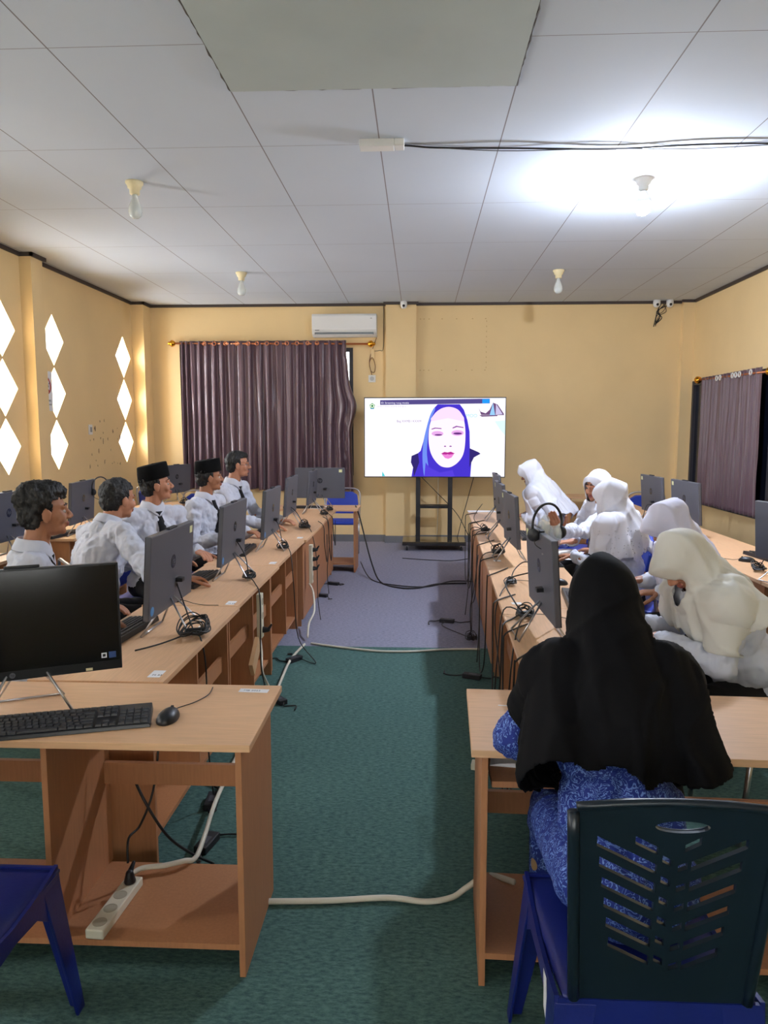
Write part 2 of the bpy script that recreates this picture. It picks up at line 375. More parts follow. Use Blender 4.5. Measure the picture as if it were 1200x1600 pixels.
# ------------------------------------------------------------------ things on the far wall
t = empty('air_conditioner', (-1.035, YB, 2.875), 0, 'white wall-mounted split air conditioner above the long curtain', 'air conditioner')
W_ = .445
prof = [(0, 0), (-.10, 0), (-.17, .03), (-.20, .09), (-.205, .27), (-.19, .30), (0, .30)]
g = G().add([V((x, y, z)) for x in (-W_, W_) for y, z in prof], [tuple(range(7)), tuple(range(13, 6, -1))] + [(k, (k + 1) % 7, 7 + (k + 1) % 7, 7 + k) for k in range(7)])
g.obj('housing', WPLAS, t, bevel=.008)
G().box(-W_ + .04, -.206, .024, W_ - .04, -.15, .05).obj('air_outlet', mat('grey_louver', (120, 126, 128), .5), t)
g = G(); m_ = M.Translation((0, -.185, .035)) @ M.Rotation(R(35), 4, 'X'); g.box(-W_ + .05, -.03, -.003, W_ - .05, .03, .003, 0, m_); g.obj('louver', WPLAS, t)
text('ac', .03, LOGO, t, M.Translation((.36, -.2065, .23)) @ M.Rotation(R(90), 4, 'X'), 'badge')
G().box(-.4, -.2075, .075, -.34, -.205, .083).obj('badge', LOGO, t)
def rod(pts, label, name='curtain_rod'):
    a, b = V(pts[0]), V(pts[1]); t = empty(name, a, 0, label, 'curtain rod')
    G().tube([V((0, 0, 0)), b - a], .013, 10).obj('rod', BRASS, t, True)
    d = (b - a).normalized()
    for p, s in ((V((0, 0, 0)), -1), (b - a, 1)):
        q = (d * s).to_track_quat('Z', 'Y').to_matrix().to_4x4()
        G().lathe([(.014, 0), (.03, .01), (.045, .035), (.048, .055), (.03, .075), (.02, .085), (.026, .095), (.004, .11)], 16, 0, M.Translation(p) @ q).obj('finial', GOLD, t, True)
    return t
rod(((-3.42, YB - .09, 2.80), (-.72, YB - .09, 2.78)), 'brass curtain rod with gold ball finials on the far wall')
def curtain(path, z0, z1, npl, amp, label, name='curtain', seed=0, axis='x', gather=(0, 1), bottom_spread=0, bunch=False):
    """pleated sheet hung along path (a0->a1), amp = pleat depth"""
    a0, a1, d = path; rnd = random.Random(seed); ph = [rnd.uniform(-.5, .5) for _ in range(60)]
    NU, NV = npl * 12, 40; vs = []; fs = []
    for j in range(NV + 1):
        v = j / NV; z = z1 + (z0 - z1) * v
        for i in range(NU + 1):
            u = i / NU; k = u * npl
            wob = .25 * math.sin(u * 9 + v * 2.1 + ph[0] * 6) + .12 * math.sin(u * 31 + v * 5)
            s = math.sin(2 * PI * k + .5 * math.sin(v * 3 + ph[int(k) % 60] * 5))
            dep = amp * (s * .8 + .25 * math.sin(4 * PI * k + ph[int(k + .5) % 60] * 4 + v)) * (.8 + .5 * v) * (1 + ph[int(k + .5) % 60] * .6)
            uu = u + .018 * wob * v * 3 / npl
            if gather[0]: uu = max(0, uu) ** gather[0]
            a = a0 + (a1 - a0) * uu
            a += bottom_spread * v * (u - .5)
            off = dep + .02 * v * noise.noise(V((u * 6, v * 3, seed)))
            if bunch and u > .72:
                q = (u - .72) / .28; pin = math.exp(-((v - .43) / .1) ** 2)
                a += (.10 * q * (max(0, v - .1) ** .6) + .09 * q * pin) ; off += .03 * q * noise.noise(V((u * 40, v * 22, 3))) * (1 if v > .35 else .2)
            zz = z + .006 * math.sin(2 * PI * k) * (v > .97)
            vs.append((a, d + off, zz) if axis == 'x' else (d + off, a, zz))
            if i < NU and j < NV: n = j * (NU + 1) + i; fs.append((n, n + 1, n + NU + 2, n + NU + 1))
    g = G().add(vs, fs); me = finish(g.mesh(), [('SOLIDIFY', dict(thickness=.003))])
    t = empty(name, (0, 0, 0), 0, label, 'curtain', None)
    c0 = V(((a0 + a1) / 2, d, z0)) if axis == 'x' else V((d, (a0 + a1) / 2, z0)); t.location = c0
    me.transform(M.Translation(-c0)); link('drape', me, CURT, t, True)
    return t, c0
c1, o1 = curtain((-3.36, -2.2, YB - .09), .76, 2.83, 11, .03, 'left half of the long plum curtain, gathered tightly at its left end', seed=1, gather=(1.35, 0))
c2, o2 = curtain((-2.27, -1.02, YB - .095), .74, 2.83, 10, .03, 'right half of the long plum curtain with its bunched trailing edge', seed=2, gather=(.8, 0), bunch=True)
def rings(t, o, xs, z, m, axis='x'):
    for x in xs:
        q = []
        for k in range(16):
            a = 2 * PI * k / 16; q.append((x - o.x + .004 * 0, -.035 + .0, z - o.z + 0) if 0 else ((x + .024 * math.cos(a)) - o.x, YB - .128 - o.y, z + .024 * math.sin(a) - o.z) if axis == 'x' else (XR - .148 - o.x, x + .028 * math.cos(a) - o.y, z + .028 * math.sin(a) - o.z))
        G().tube(q, .007, 6, closed=True).obj('grommet', m, t, True)
rings(c1, o1, [-3.0, -2.86, -2.7, -2.54, -2.38, -2.26], 2.79, BRASS); rings(c2, o2, [-2.12, -1.98, -1.84, -1.7, -1.55, -1.42], 2.79, BRASS)
# right wall curtain
rod(((XR - .10, 9.88, 2.24), (XR - .10, 7.98, 2.20)), 'gold-ended curtain rod on the right wall')
c3, o3 = curtain((9.82, 8.10, XR - .10), .66, 2.26, 16, .016, 'dark plum curtain hanging over the window on the right wall', seed=5, axis='y', gather=(1, 0))
rings(c3, o3, [9.2, 9.1, 8.75, 8.66, 8.56, 8.28], 2.215, WPLAS, 'y')
# cameras, sockets, cables
def dome(loc, label):
    t = empty('security_camera', loc, 0, label, 'security camera')
    G().lathe([(.045, .05), (.048, .01), (.044, -.02), (.03, -.042), (.004, -.05)], 20).obj('housing', WPLAS, t, True)
    G().ell((0, -.035, -.012), (.02, .02, .02), None, 12).obj('lens', BLACK, t, True)
dome((-.22, YB - .155, H - .05), 'small white ceiling camera above the pillar by the television')
dome((3.20, YB - .09, H - .05), 'white ceiling camera in the right corner, left one of the pair')
dome((3.375, YB - .09, H - .05), 'white ceiling camera in the right corner, right one of the pair')
g = G(); rnd = random.Random(3)
for k in range(6):
    x = 3.25 + k * .03; g.tube(spl([(x, YB - .02, 3.3), (3.27 + rnd.uniform(-.05, .08), YB - .03, 3.2), (3.26 + rnd.uniform(-.04, .05), YB - .02, 3.12 + rnd.uniform(-.03, .03)), (3.22 + rnd.uniform(-.05, .03), YB - .02, 3.0 + rnd.uniform(-.02, .05))]), .004 + .002 * (k % 2), 5)
tag(g.obj('camera_cable', CORD, None, True), 'tangle of black camera leads hanging in the upper right corner', 'cable')
t = empty('wall_socket', (-.665, YB, 2.31), 0, 'white wall socket between the curtain and the television', 'socket')
G().box(-.05, -.012, -.05, .05, 0, .05).obj('plate', WPLAS, t, bevel=.003); G().lathe([(.03, 0), (.03, .004), (.004, .004)], 16, 0, M.Translation((0, -.012, 0)) @ M.Rotation(R(90), 4, 'X')).obj('outlet', mat('socket_grey', (190, 190, 186), .5), t)
tag(G().box(-.68, YB - .02, 2.58, -.63, YB, 2.72).obj('pipe_cover', WALL, None, bevel=.004), 'small painted cover on the wall above the looped cord', 'cable box')
g = G().tube(spl([(-.59, YB - .01, 2.9), (-.655, YB - .012, 2.72), (-.70, YB - .02, 2.55), (-.68, YB - .02, 2.42), (-.63, YB - .02, 2.40), (-.62, YB - .02, 2.5), (-.66, YB - .02, 2.60), (-.70, YB - .02, 2.52), (-.665, YB - .02, 2.36)]), .005, 6)
tag(g.obj('looped_cable', mat('brown_cord', (120, 76, 50), .6), None, True), 'brown cord looped on the wall above the white socket', 'cable')
g = G().tube(spl([(-.50, YB - .006, 3.3), (-.505, YB - .006, 2.75), (-.56, YB - .006, 2.70), (-.63, YB - .006, 2.69)]), .004, 5)
tag(g.obj('wall_cable', mat('grey_brown_cord', (110, 96, 84), .6), None, True), 'thin cable running down the wall beside the pillar from the ceiling', 'cable')
g = G(); rnd = random.Random(8)
for x in (0, .05, .12, .3, .5, .72, .9):
    for z in (3.12, 2.42): g.box(x, YB - .003, z, x + .018, YB + .001, z + .008)
for i in range(10): g.box(.92, YB - .003, 2.45 + .07 * i, .926, YB + .001, 2.47 + .07 * i)
struct(g.obj('wall_back', mat('plaster_marks', (188, 150, 96), .9)))
g = G(); rnd = random.Random(5)
for i in range(34):
    y = rnd.uniform(8.75, 9.9); z = 1.62 - abs(y - 9.3) * .1 + rnd.uniform(-.45, .12); s = rnd.uniform(.006, .02)
    poly = [(y + s * rnd.uniform(.4, 1.2) * math.cos(a), z + s * rnd.uniform(.6, 2.6) * math.sin(a)) for a in [k * PI / 3 for k in range(6)]]
    g.add([V((XL + .002, a, b)) for a, b in poly], [tuple(range(6))])
struct(g.obj('wall_left', mat('scuffed_plaster', (120, 98, 72), .9)))
t = empty('light_switch', (XL, 8.8, 1.6), 0, 'small white switch on the left wall beside dark scuffs', 'switch')
G().box(0, -.045, -.06, .014, .045, .06).obj('plate', WPLAS, t, bevel=.003); G().box(.014, -.02, -.03, .02, .02, .03).obj('rocker', mat('switch_grey', (150, 150, 150), .5), t)
t = empty('no_smoking_sign', (XL + .003, 7.78, 1.80), 0, 'white no-smoking notice on the left wall beside a pillar', 'sign')
G().box(0, -.13, 0, .004, .13, .42).obj('sheet', PAPER, t)
RED = mat('red_ink', (176, 60, 44), .7); SIGNM = M.Translation((.0045, 0, .26)) @ M.Rotation(R(90), 4, 'Z') @ M.Rotation(R(90), 4, 'X')
g = G(); q = [SIGNM @ V((.085 * math.cos(a), .085 * math.sin(a), 0)) for a in [2 * PI * k / 28 for k in range(28)]]; g.tube(q, .008, 5, closed=True)
g.tube([SIGNM @ V((-.06, .06, 0)), SIGNM @ V((.06, -.06, 0))], .008, 5); g.obj('prohibition_ring', RED, t)
g = G().box(0, -.06, -.012, .002, .05, .012, 0, M.Translation((.004, 0, .26))); g.tube(spl([(.005, .05, .28), (.005, .07, .31), (.005, .05, .35)]), .004, 5); g.obj('cigarette_picture', BLACKM, t)
text('NO SMOKING', .028, BLACKM, t, M.Translation((.0045, 0, .10)) @ M.Rotation(R(90), 4, 'Z') @ M.Rotation(R(90), 4, 'X'), 'lettering', .0004, 'CENTER')
text('DILARANG MEROKOK', .02, BLACKM, t, M.Translation((.0045, 0, .06)) @ M.Rotation(R(90), 4, 'Z') @ M.Rotation(R(90), 4, 'X'), 'lettering', .0004, 'CENTER')

# ------------------------------------------------------------------ television on its wheeled stand
t = empty('tv_stand', (.205, 9.95, 0), 0, 'black wheeled television stand with glass shelf and base', 'tv stand')
for x in (-.215, .215): G().box(x - .03, -.02, .12, x + .03, .03, 1.55).obj('post', DKMET, t, bevel=.003)
G().box(-.185, -.05, .565, .185, .14, .585).obj('shelf', BLACK, t); G().box(-.185, -.02, .545, .185, .03, .565).obj('crossbar', DKMET, t)
G().box(-.42, -.27, .105, .42, .22, .125).obj('base_plate', mat('tinted_glass_plate', (70, 62, 46), .08, coat=.5), t, bevel=.003)
G().box(-.42, -.27, .075, .42, .22, .105).obj('base_frame', DKMET, t)
for x in (-.36, .36):
    for y in (-.22, .17): 
        cs = G().box(x - .015, y - .02, .045, x + .015, y + .02, .078).obj('caster', WPLAS, t)
        G().lathe([(.034, -.012), (.034, .012), (.01, .013)], 16, 0, M.Translation((x, y, .035)) @ M.Rotation(R(90), 4, 'Y')).obj('wheel', BLACKM, cs, True)
TVW, TVH = 1.875, 1.06; t = empty('television', (.205, 9.88, .965), 0, 'large flat television showing a woman in a blue headscarf', 'television')
G().box(-TVW / 2, 0, 0, TVW / 2, .035, TVH).obj('cabinet', BLACK, t, bevel=.004)
G().box(-.5, .035, .15, .5, .075, .85).obj('rear_housing', BLACKM, t)
SC = .5
def flat(name, shapes, d, mats, parent):
    g = G()
    for i_, (poly, mi) in enumerate(shapes): g.add([V((x, -d - .00025 * i_, z)) for x, z in poly], [tuple(range(len(poly)))], mi)
    return g.obj(name, mats, parent)
def px(x, y):   # from the crop of the screen: 56..1148 x 62..672 of a 5x crop
    return ((x - 56) / 1085 * (TVW - .02) - TVW / 2 + .01, TVH - .012 - (y - 60) / 612 * (TVH - .024))
def PX(l): return [px(*p) for p in l]
def SM(l, k=4):
    n = len(l); q = spl([(*l[i % n], 0) for i in range(-2, n + 3)], k); return [(p.x, min(p.y, 671)) for p in q[2 * k:(2 + n) * k]]
flat('screen', [(PX([(56, 60), (1141, 60), (1141, 672), (56, 672)]), 0)], .0015, [emit('screen_white', (250, 246, 255), SC)], t)
E_ = lambda n, c, s=SC: emit('screen_' + n, c, s)
scarf = [(620, 108), (790, 108), (822, 150), (850, 230), (868, 320), (872, 450), (940, 480), (955, 492), (905, 520), (885, 560), (878, 672), (420, 672), (432, 600), (415, 560), (420, 510), (470, 488), (490, 470), (510, 400), (530, 310), (560, 200), (590, 140)]
scarf_l = [(590, 140), (560, 200), (530, 310), (512, 400), (505, 520), (520, 672), (560, 672), (540, 500), (545, 380), (560, 250), (600, 150)]
face = [(700, 128), (760, 140), (800, 175), (826, 240), (836, 330), (832, 440), (815, 510), (780, 560), (735, 592), (695, 600), (650, 590), (610, 555), (575, 500), (556, 430), (552, 340), (562, 260), (590, 190), (640, 145)]
fore = [(640, 145), (700, 128), (760, 140), (800, 175), (826, 240), (700, 215), (570, 240), (590, 190)]
def oval(cx, cy, rx, ry, n=20, a=0): return [(cx + rx * math.cos(2 * PI * k / n) * math.cos(a) - ry * math.sin(2 * PI * k / n) * math.sin(a), cy + rx * math.cos(2 * PI * k / n) * math.sin(a) + ry * math.sin(2 * PI * k / n) * math.cos(a)) for k in range(n)]
mouth = [(648, 492), (675, 478), (700, 482), (725, 476), (756, 490), (730, 500), (700, 498), (672, 500)]
lip2 = [(655, 496), (700, 500), (750, 494), (730, 522), (705, 532), (680, 526)]
browl = [(572, 298), (600, 288), (650, 292), (652, 300), (605, 296), (576, 304)]
browr = [(735, 288), (765, 274), (820, 284), (822, 292), (770, 284), (738, 296)]
scarf_l = SM(scarf_l); face = SM(face); fore = SM(fore, 2)
sh = [(scarf, 0), (scarf_l, 1), ([(870, 450), (940, 480), (955, 492), (905, 520), (885, 560), (870, 600)], 3), ([(420, 510), (470, 488), (480, 560), (440, 672), (432, 600), (415, 560)], 3), (face, 2), (fore, 4)]
sh += [(oval(620, 335, 46, 20), 5), (oval(775, 330, 48, 22), 5), (oval(628, 345, 30, 6), 6), (oval(776, 334, 34, 8), 6), (browl, 7), (browr, 7), (oval(680, 434, 9, 5), 7), (oval(722, 434, 10, 5), 7), (mouth, 8), (lip2, 9), ([(530, 560), (560, 600), (640, 640), (740, 620), (756, 672), (520, 672)], 10)]
flat('video_portrait', [(PX(p), m_) for p, m_ in sh], .002, [E_('scarf', (70, 52, 200)), E_('scarf_light', (110, 140, 235)), E_('face', (255, 236, 250)), E_('shoulder', (50, 40, 110)), E_('forehead', (250, 216, 250)), E_('eyelid', (226, 168, 228)), E_('eye', (96, 44, 120)), E_('brow', (140, 84, 160)), E_('mouth', (176, 40, 140)), E_('lower_lip', (230, 130, 210)), E_('scarf_fold', (84, 62, 214))], t)
flat('menu_bar', [(PX([(175, 75), (1020, 65), (1020, 102), (175, 112)]), 0), (PX([(962, 68), (1018, 67), (1018, 100), (962, 102)]), 1)], .0090, [E_('bar', (84, 74, 134)), E_('button', (40, 150, 240))], t)
tm = lambda x, y, d=.0096: M.Translation((px(x, y)[0], -d, px(x, y)[1])) @ M.Rotation(R(90), 4, 'X')
text('ID: Streaming rusag mostia', .034, E_('caption', (240, 236, 255)), t, tm(182, 103), 'lettering', .0002)
text('Bag XXMB I KXXM :', .040, E_('faint_caption', (150, 130, 170)), t, tm(304, 246, .0045), 'lettering', .0002)
text('MOO', .062, E_('teal_caption', (150, 220, 230)), t, tm(838, 208, .0016), 'lettering', .0002)
text('KEMENTERIAN AGAMA REPUBLIK', .026, E_('pale_caption', (196, 190, 206)), t, tm(150, 130, .0045), 'lettering', .0002)
flat('corner_picture', [(PX([(935, 135), (955, 190), (1130, 192), (1128, 180), (1080, 110), (1045, 96), (1020, 150), (990, 178), (950, 165)]), 0), (PX([(1045, 98), (1062, 192), (1020, 192)]), 1), (PX([(1068, 105), (1120, 185), (1066, 190)]), 2), (PX([(940, 192), (1080, 192), (1080, 200), (960, 204)]), 0)], .0046, [E_('crowd', (110, 80, 120)), E_('spire', (150, 200, 246)), E_('tent', (200, 190, 226))], t)
flat('corner_shape', [(PX([(1060, 240), (1141, 232), (1141, 350), (1100, 300)]), 0)], .0046, [E_('pale_teal', (216, 244, 248))], t)
flat('corner_shape', [(PX([(192, 632), (214, 670), (190, 670)]), 0)], .0046, [E_('teal', (70, 200, 206))], t)
flat('emblem', [(PX(oval(114, 120, 23, 22, 5, -PI / 2)), 0), (PX(oval(114, 120, 15, 15)), 1), (PX(oval(114, 120, 8, 9)), 2), (PX([(98, 137), (130, 137), (126, 144), (102, 144)]), 3)], .0044, [E_('green', (60, 150, 80)), E_('pale', (236, 246, 220)), E_('green2', (40, 120, 70)), E_('blue', (80, 150, 200))], t)
g = G()
for a, b in (([(-.15, .05, 1.0), (-.05, .12, .75), (.25, .2, .45), (.45, .25, .15), (.52, .2, .02)]), ([(.06, .1, .98), (.07, .25, .6), (.06, .3, .2), (.05, .3, .12)])) if 0 else ((0, 0),): pass
for k, q in enumerate(([(.02, 9.96, .98), (.25, 10.1, .74), (.52, 10.2, .45), (.66, 10.1, .2), (.74, 9.95, .02)], [(.27, 10.3, .98), (.27, 10.42, .5), (.26, 10.44, .12)], [(.75, 10.1, .98), (.66, 10.2, .6), (.58, 10.2, .3), (.50, 10.0, .02)])):
    tag(G().tube(spl(q), .005, 6).obj('tv_cable', CORD if k != 1 else WCORD, None, True), ('black lead slanting from the television down to the right-hand desks', 'pale lead hanging straight behind the television stand', 'black lead hanging from the right side of the television to the floor')[k], 'cable')

# ------------------------------------------------------------------ desks
def desk(loc, rz, L, label, group=None, Wd=.49, backboard=False, rail=.42, div=.58, flip=False, top=None, end_only=False, partitions=True):
    t = empty('computer_desk', loc, rz, label, 'desk', group)
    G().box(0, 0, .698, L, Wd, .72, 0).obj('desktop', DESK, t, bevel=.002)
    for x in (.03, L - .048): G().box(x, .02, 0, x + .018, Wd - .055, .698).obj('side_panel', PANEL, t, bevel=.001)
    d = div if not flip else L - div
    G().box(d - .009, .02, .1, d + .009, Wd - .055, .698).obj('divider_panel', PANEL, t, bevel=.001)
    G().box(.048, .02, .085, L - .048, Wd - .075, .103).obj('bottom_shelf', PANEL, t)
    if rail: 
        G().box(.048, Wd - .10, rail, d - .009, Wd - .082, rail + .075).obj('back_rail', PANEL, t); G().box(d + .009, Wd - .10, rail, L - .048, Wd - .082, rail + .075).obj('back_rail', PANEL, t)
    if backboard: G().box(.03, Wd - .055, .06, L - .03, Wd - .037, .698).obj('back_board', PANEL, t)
    return t
AL, AR = -.90, .37
desk((-1.59, 1.966, 0), 0, 1.12, 'front left desk with a big black screen and keyboard on it', rail=.40, div=.515)
desk((.149, 1.966, 0), R(-2.0), 1.16, 'front right desk where the woman in a black headscarf sits', rail=.33, div=.52)
LR = 1.12
pos = ['nearest', 'second', 'third', 'fourth', 'farthest']
ysL = [2.47 + i * LR for i in range(5)]
offs = [0.012, 0, -.012, .006, -.004]
for i, y in enumerate(ysL):   # users on the wall side: front (local y=0) faces -X
    desk((-.905 - .49 + offs[i], y + LR - .002, 0), R(-90), LR - .004, pos[i] + ' desk in the left row along the aisle' + (' behind the front left desk' if i == 0 else ''), 'left row desks', backboard=(i >= 3), flip=False, rail=.40, div=.54)
for i, y in enumerate(ysL):
    yy = 2.50 + i * LR; xx = .38 + .028 * (yy - 2.46) + .49
    desk((xx, yy, 0), R(90 - 1.6), LR - .004, pos[i] + ' desk in the right row along the aisle', 'right row desks', backboard=(i in (2, 3, 4)), rail=.34, div=.56)
desk((-.68, 8.60, 0), R(180), 1.12, 'desk set crosswise at the far end of the left row', rail=None, div=.5)
for i in range(3):
    desk((-3.28, 3.9 + i * 1.9 + 1.2, 0), R(-90), 1.2, ('nearest', 'middle', 'farthest')[i] + ' desk along the left wall behind the seated men', 'left wall desks')
for i in range(5):
    yy = 3.2 + i * 1.15
    desk((2.55, yy, 0), R(90), 1.146, pos[i] + ' desk in the row by the right wall', 'right wall desks', Wd=.55, backboard=True)
desk((1.95, 9.75, 0), R(0), 1.2, 'desk set crosswise at the far end of the right wall row', Wd=.5)

# ------------------------------------------------------------------ monitors
def logo_ring(parent, mtx, r, m):
    g = G(); q = [mtx @ V((r * math.cos(a), r * math.sin(a), 0)) for a in [2 * PI * k / 28 for k in range(28)]]
    g.lathe([(r, 0), (r, .0012), (r * .05, .0012)], 28, 0, mtx); o = g.obj('badge', m, parent)
    text('hp', r * 1.35, BACKG if m is LOGO else BLACK, o, mtx @ M.Translation((-r * .62, -r * .3, .0014)) @ M.Shear('XY', 4, (.25, 0)), 'lettering', .0004); return o
def monitor(loc, rz, label, group=None, sticker=None, extra=None, front=False):
    t = empty('monitor', loc, rz, label, 'monitor', group); W, Hm = .56, .345; T = M.Translation((0, 0, .11)) @ M.Rotation(R(-4), 4, 'X')
    g = G(); g.box(-W / 2, -.008, 0, W / 2, .016, Hm, 0, T); sh_ = g.obj('back_shell', BACKG, t, bevel=.004)
    g = G(); g.box(-W / 2 + .001, -.010, .001, W / 2 - .001, -.0078, Hm - .001, 0, T); g.obj('bezel', BEZEL, t)
    g = G(); g.box(-W / 2 + .007, -.0108, .030, W / 2 - .007, -.0098, Hm - .007, 0, T); g.obj('screen', SCREEN, t)
    g = G(); g.box(-.05, -.006, Hm, .05, .012, Hm + .008, 0, T); g.obj('webcam', BLACKM, t, bevel=.002)
    logo_ring(t, T @ M.Translation((0, .0162, .20)) @ M.Rotation(R(90), 4, 'X') @ M.Rotation(PI, 4, 'Y'), .030, LOGO)
    if front:
        logo_ring(t, T @ M.Translation((-.04, -.0102, .016)) @ M.Rotation(R(90), 4, 'X'), .0085, mat('grey_badge', (90, 92, 100), .3))
        g = G(); g.box(W / 2 - .062, -.0115, .040, W / 2 - .046, -.0100, .056, 0, T); g.box(W / 2 - .0585, -.0118, .0435, W / 2 - .0495, -.0114, .0525, 1, T); g.obj('energy_label', [PAPER, BLACK], t)
        g = G(); g.box(W / 2 - .040, -.0115, .038, W / 2 - .018, -.0100, .058, 0, T); g.obj('blue_label', mat('dark_blue_label', (28, 62, 120), .4), t)
        g = G(); g.box(W / 2 - .11, -.0115, .004, W / 2 - .09, -.0100, .012, 0, T); g.obj('bottom_label', CREAM, t)
    # wire stand: front foot bar and two splayed rear legs
    g = G(); g.tube([(-.13, -.075, .005), (.13, -.075, .005)], .005, 6)
    g.tube([(-.13, -.075, .005), (-.035, .015, .16)], .0045, 6); g.tube([(.13, -.075, .005), (.035, .015, .16)], .0045, 6); g.obj('front_foot', CHROME, t, True)
    g = G(); g.tube([(-.02, .02, .15), (-.10, .125, .005), (.10, .125, .005), (.02, .02, .15)], .0045, 6); g.obj('rear_leg', CHROME, t, True)
    if sticker: 
        g = G(); s = -1 if sticker == 'l' else 1; g.box(s * .235 - .018, .0155, Hm - .05, s * .235 + .018, .0172, Hm - .018, 0, T); g.obj('inventory_label', YSTICK, t)
    if extra:
        G().lathe([(.02, 0), (.02, .0012), (.004, .0012)], 18, 0, T @ M.Translation((extra * .245, .0160, .035)) @ M.Rotation(R(90), 4, 'X') @ M.Rotation(PI, 4, 'Y')).obj('round_label', BSTICK, t)
    g = G(); g.box(-.02, .012, .10, .02, .045, .118, 0, T @ M.Translation((-.06, 0, 0))); g.obj('plug', BLACK, t, bevel=.003)
    return t
DZ = .72
monitor((-1.215, 2.175, DZ), R(26), 'big switched-off black screen facing the camera on the front left desk', front=True)
mlx = [(-1.10, 3.14, 0), (-1.12, 4.31, 0), (-1.10, 5.36, 0), (-1.19, 6.72, 0), (-1.14, 7.74, 0)]
mons = ['largest grey monitor seen from behind in the left row, below the turned man in white', 'second nearest grey monitor in the left row, in front of the capped men', 'third grey monitor in the left row, before the man with glasses', 'fourth grey monitor in the left row with a glossy lilac sheen', 'farthest thin grey monitor in the left row']
for i, (x, y, a) in enumerate(mlx): monitor((x, y, DZ), R(-90 + a), mons[i], 'left row monitors', 'l' if i < 1 else None, extra=-1 * (i < 3) * -1 if i < 3 else None)
monitor((-1.115, 8.30, DZ), R(180), 'grey monitor seen square from behind on the crosswise far desk, before the curtain', None, 'l')
mrx = [(.54, 3.12, 2), (.64, 5.02, 2), (.68, 6.02, 0), (.775, 7.2, 0)]
mons = ['big grey monitor seen edge-on beside the black headscarf, with a headset hung on it', 'slanted grey monitor beyond the headset on the right row', 'thin upright grey monitor near the end of the right row', 'farthest thin grey monitor of the right row below the television']
for i, (x, y, a) in enumerate(mrx): monitor((x, y, DZ), R(90 + a), mons[i], 'right row monitors', 'r')
for (x, y, a, l) in ((-2.86, 4.95, -90, 'grey monitor cut by the left edge, behind the man with thick black hair'), (-2.84, 6.05, -84, 'grey monitor by the left wall with a headset hung on its corner'), (-2.98, 8.9, -108, 'small dark monitor by the left wall, between the two capped men')):
    monitor((x, y, DZ), R(a), l, 'left wall monitors')
for (x, y, a, l) in ((2.19, 6.98, 92, 'lilac-grey monitor on the right wall row, left of the other'), (2.25, 6.28, 93, 'grey monitor just beyond the lilac veil with a pale label'), (2.14, 4.3, 104, 'large grey monitor cut by the right edge of the picture')):
    monitor((x, y, DZ), R(a), l, 'right wall monitors', 'r' if x != 2.14 else None)

# ------------------------------------------------------------------ keyboards and mice
def keyboard_parts(t):
    me = G().add([(-.225, -.075, 0), (.225, -.075, 0), (.225, .075, 0), (-.225, .075, 0), (-.222, -.072, .012), (.222, -.072, .012), (.222, .072, .024), (-.222, .072, .024)], [(0, 3, 2, 1), (4, 5, 6, 7), (0, 1, 5, 4), (1, 2, 6, 5), (2, 3, 7, 6), (3, 0, 4, 7)])
    me.obj('key_tray', BLACK, t, bevel=.002)
    g = G()
    def key(x, y, w, d=.0155):
        z = .012 + (y + .072) / .144 * .012
        vs = [(x, y, z), (x + w, y, z), (x + w, y + d, z + .0013), (x, y + d, z + .0013), (x + .0015, y + .001, z + .006), (x + w - .0015, y + .001, z + .006), (x + w - .0015, y + d - .002, z + .0073), (x + .0015, y + d - .002, z + .0073)]
        g.add(vs, [(4, 5, 6, 7), (0, 1, 5, 4), (1, 2, 6, 5), (2, 3, 7, 6), (3, 0, 4, 7)])
    for r in range(6):
        y = -.064 + r * .0205 + (.006 if r == 5 else 0); x = -.215
        if r == 0: ws = [.022, .019, .022, .105, .022, .019, .019, .022]
        else: ws = [[.036] + [.0168] * 11 + [.034], [.030] + [.0168] * 11 + [.040], [.026] + [.0168] * 12 + [.024], [.0168] * 13 + [.034], [.0168] * 14][r - 1]
        tot = sum(ws) + .0022 * (len(ws) - 1); sc = .275 / tot
        for w_ in ws: key(x, y, w_ * sc); x += (w_ + .0022) * sc
        for c in range(3):
            if (r in (1,) and c != 1) or r == 2: continue
            key(.068 + c * .0195, y, .017)
        if r < 5:
            for c in range(4): key(.132 + c * .0215, y, .019)
    g.obj('keycaps', KEYM, t)
kb = empty('keyboard', (-1.03, 2.085, DZ), R(17), 'black full-size keyboard on the front left desk', 'keyboard'); keyboard_parts(kb)
kbl = [(-1.29, 3.08, -90 - 4, 'black keyboard peeking out left of the nearest grey monitor'), (-1.30, 4.2, -94, 'black keyboard left of the second grey monitor in the left row'), (-1.29, 5.25, -88, 'black keyboard below the man with glasses, left row'), (-1.33, 6.45, -90, 'small dark keyboard behind the fourth monitor in the left row'),
       (.755, 3.02, 97, 'black keyboard touching the black headscarf on the right row'), (.83, 3.78, 84, 'black keyboard on the right row just beyond a mouse'), (.86, 4.95, 90, 'black keyboard behind the slanted monitor, right row'), (.9, 6.1, 90, 'black keyboard at the writing women end of the right row'),
       (-1.3, 8.27, 180, 'black keyboard on the crosswise far desk'), (-3.0, 6.0, -96, 'grey-black keyboard behind the man with thick black hair'), (2.4, 5.1, 95, 'black keyboard right of the lilac veil')]
for x, y, a, l in kbl: dup(kb, (x, y, DZ), R(a), l, 'desk keyboards')
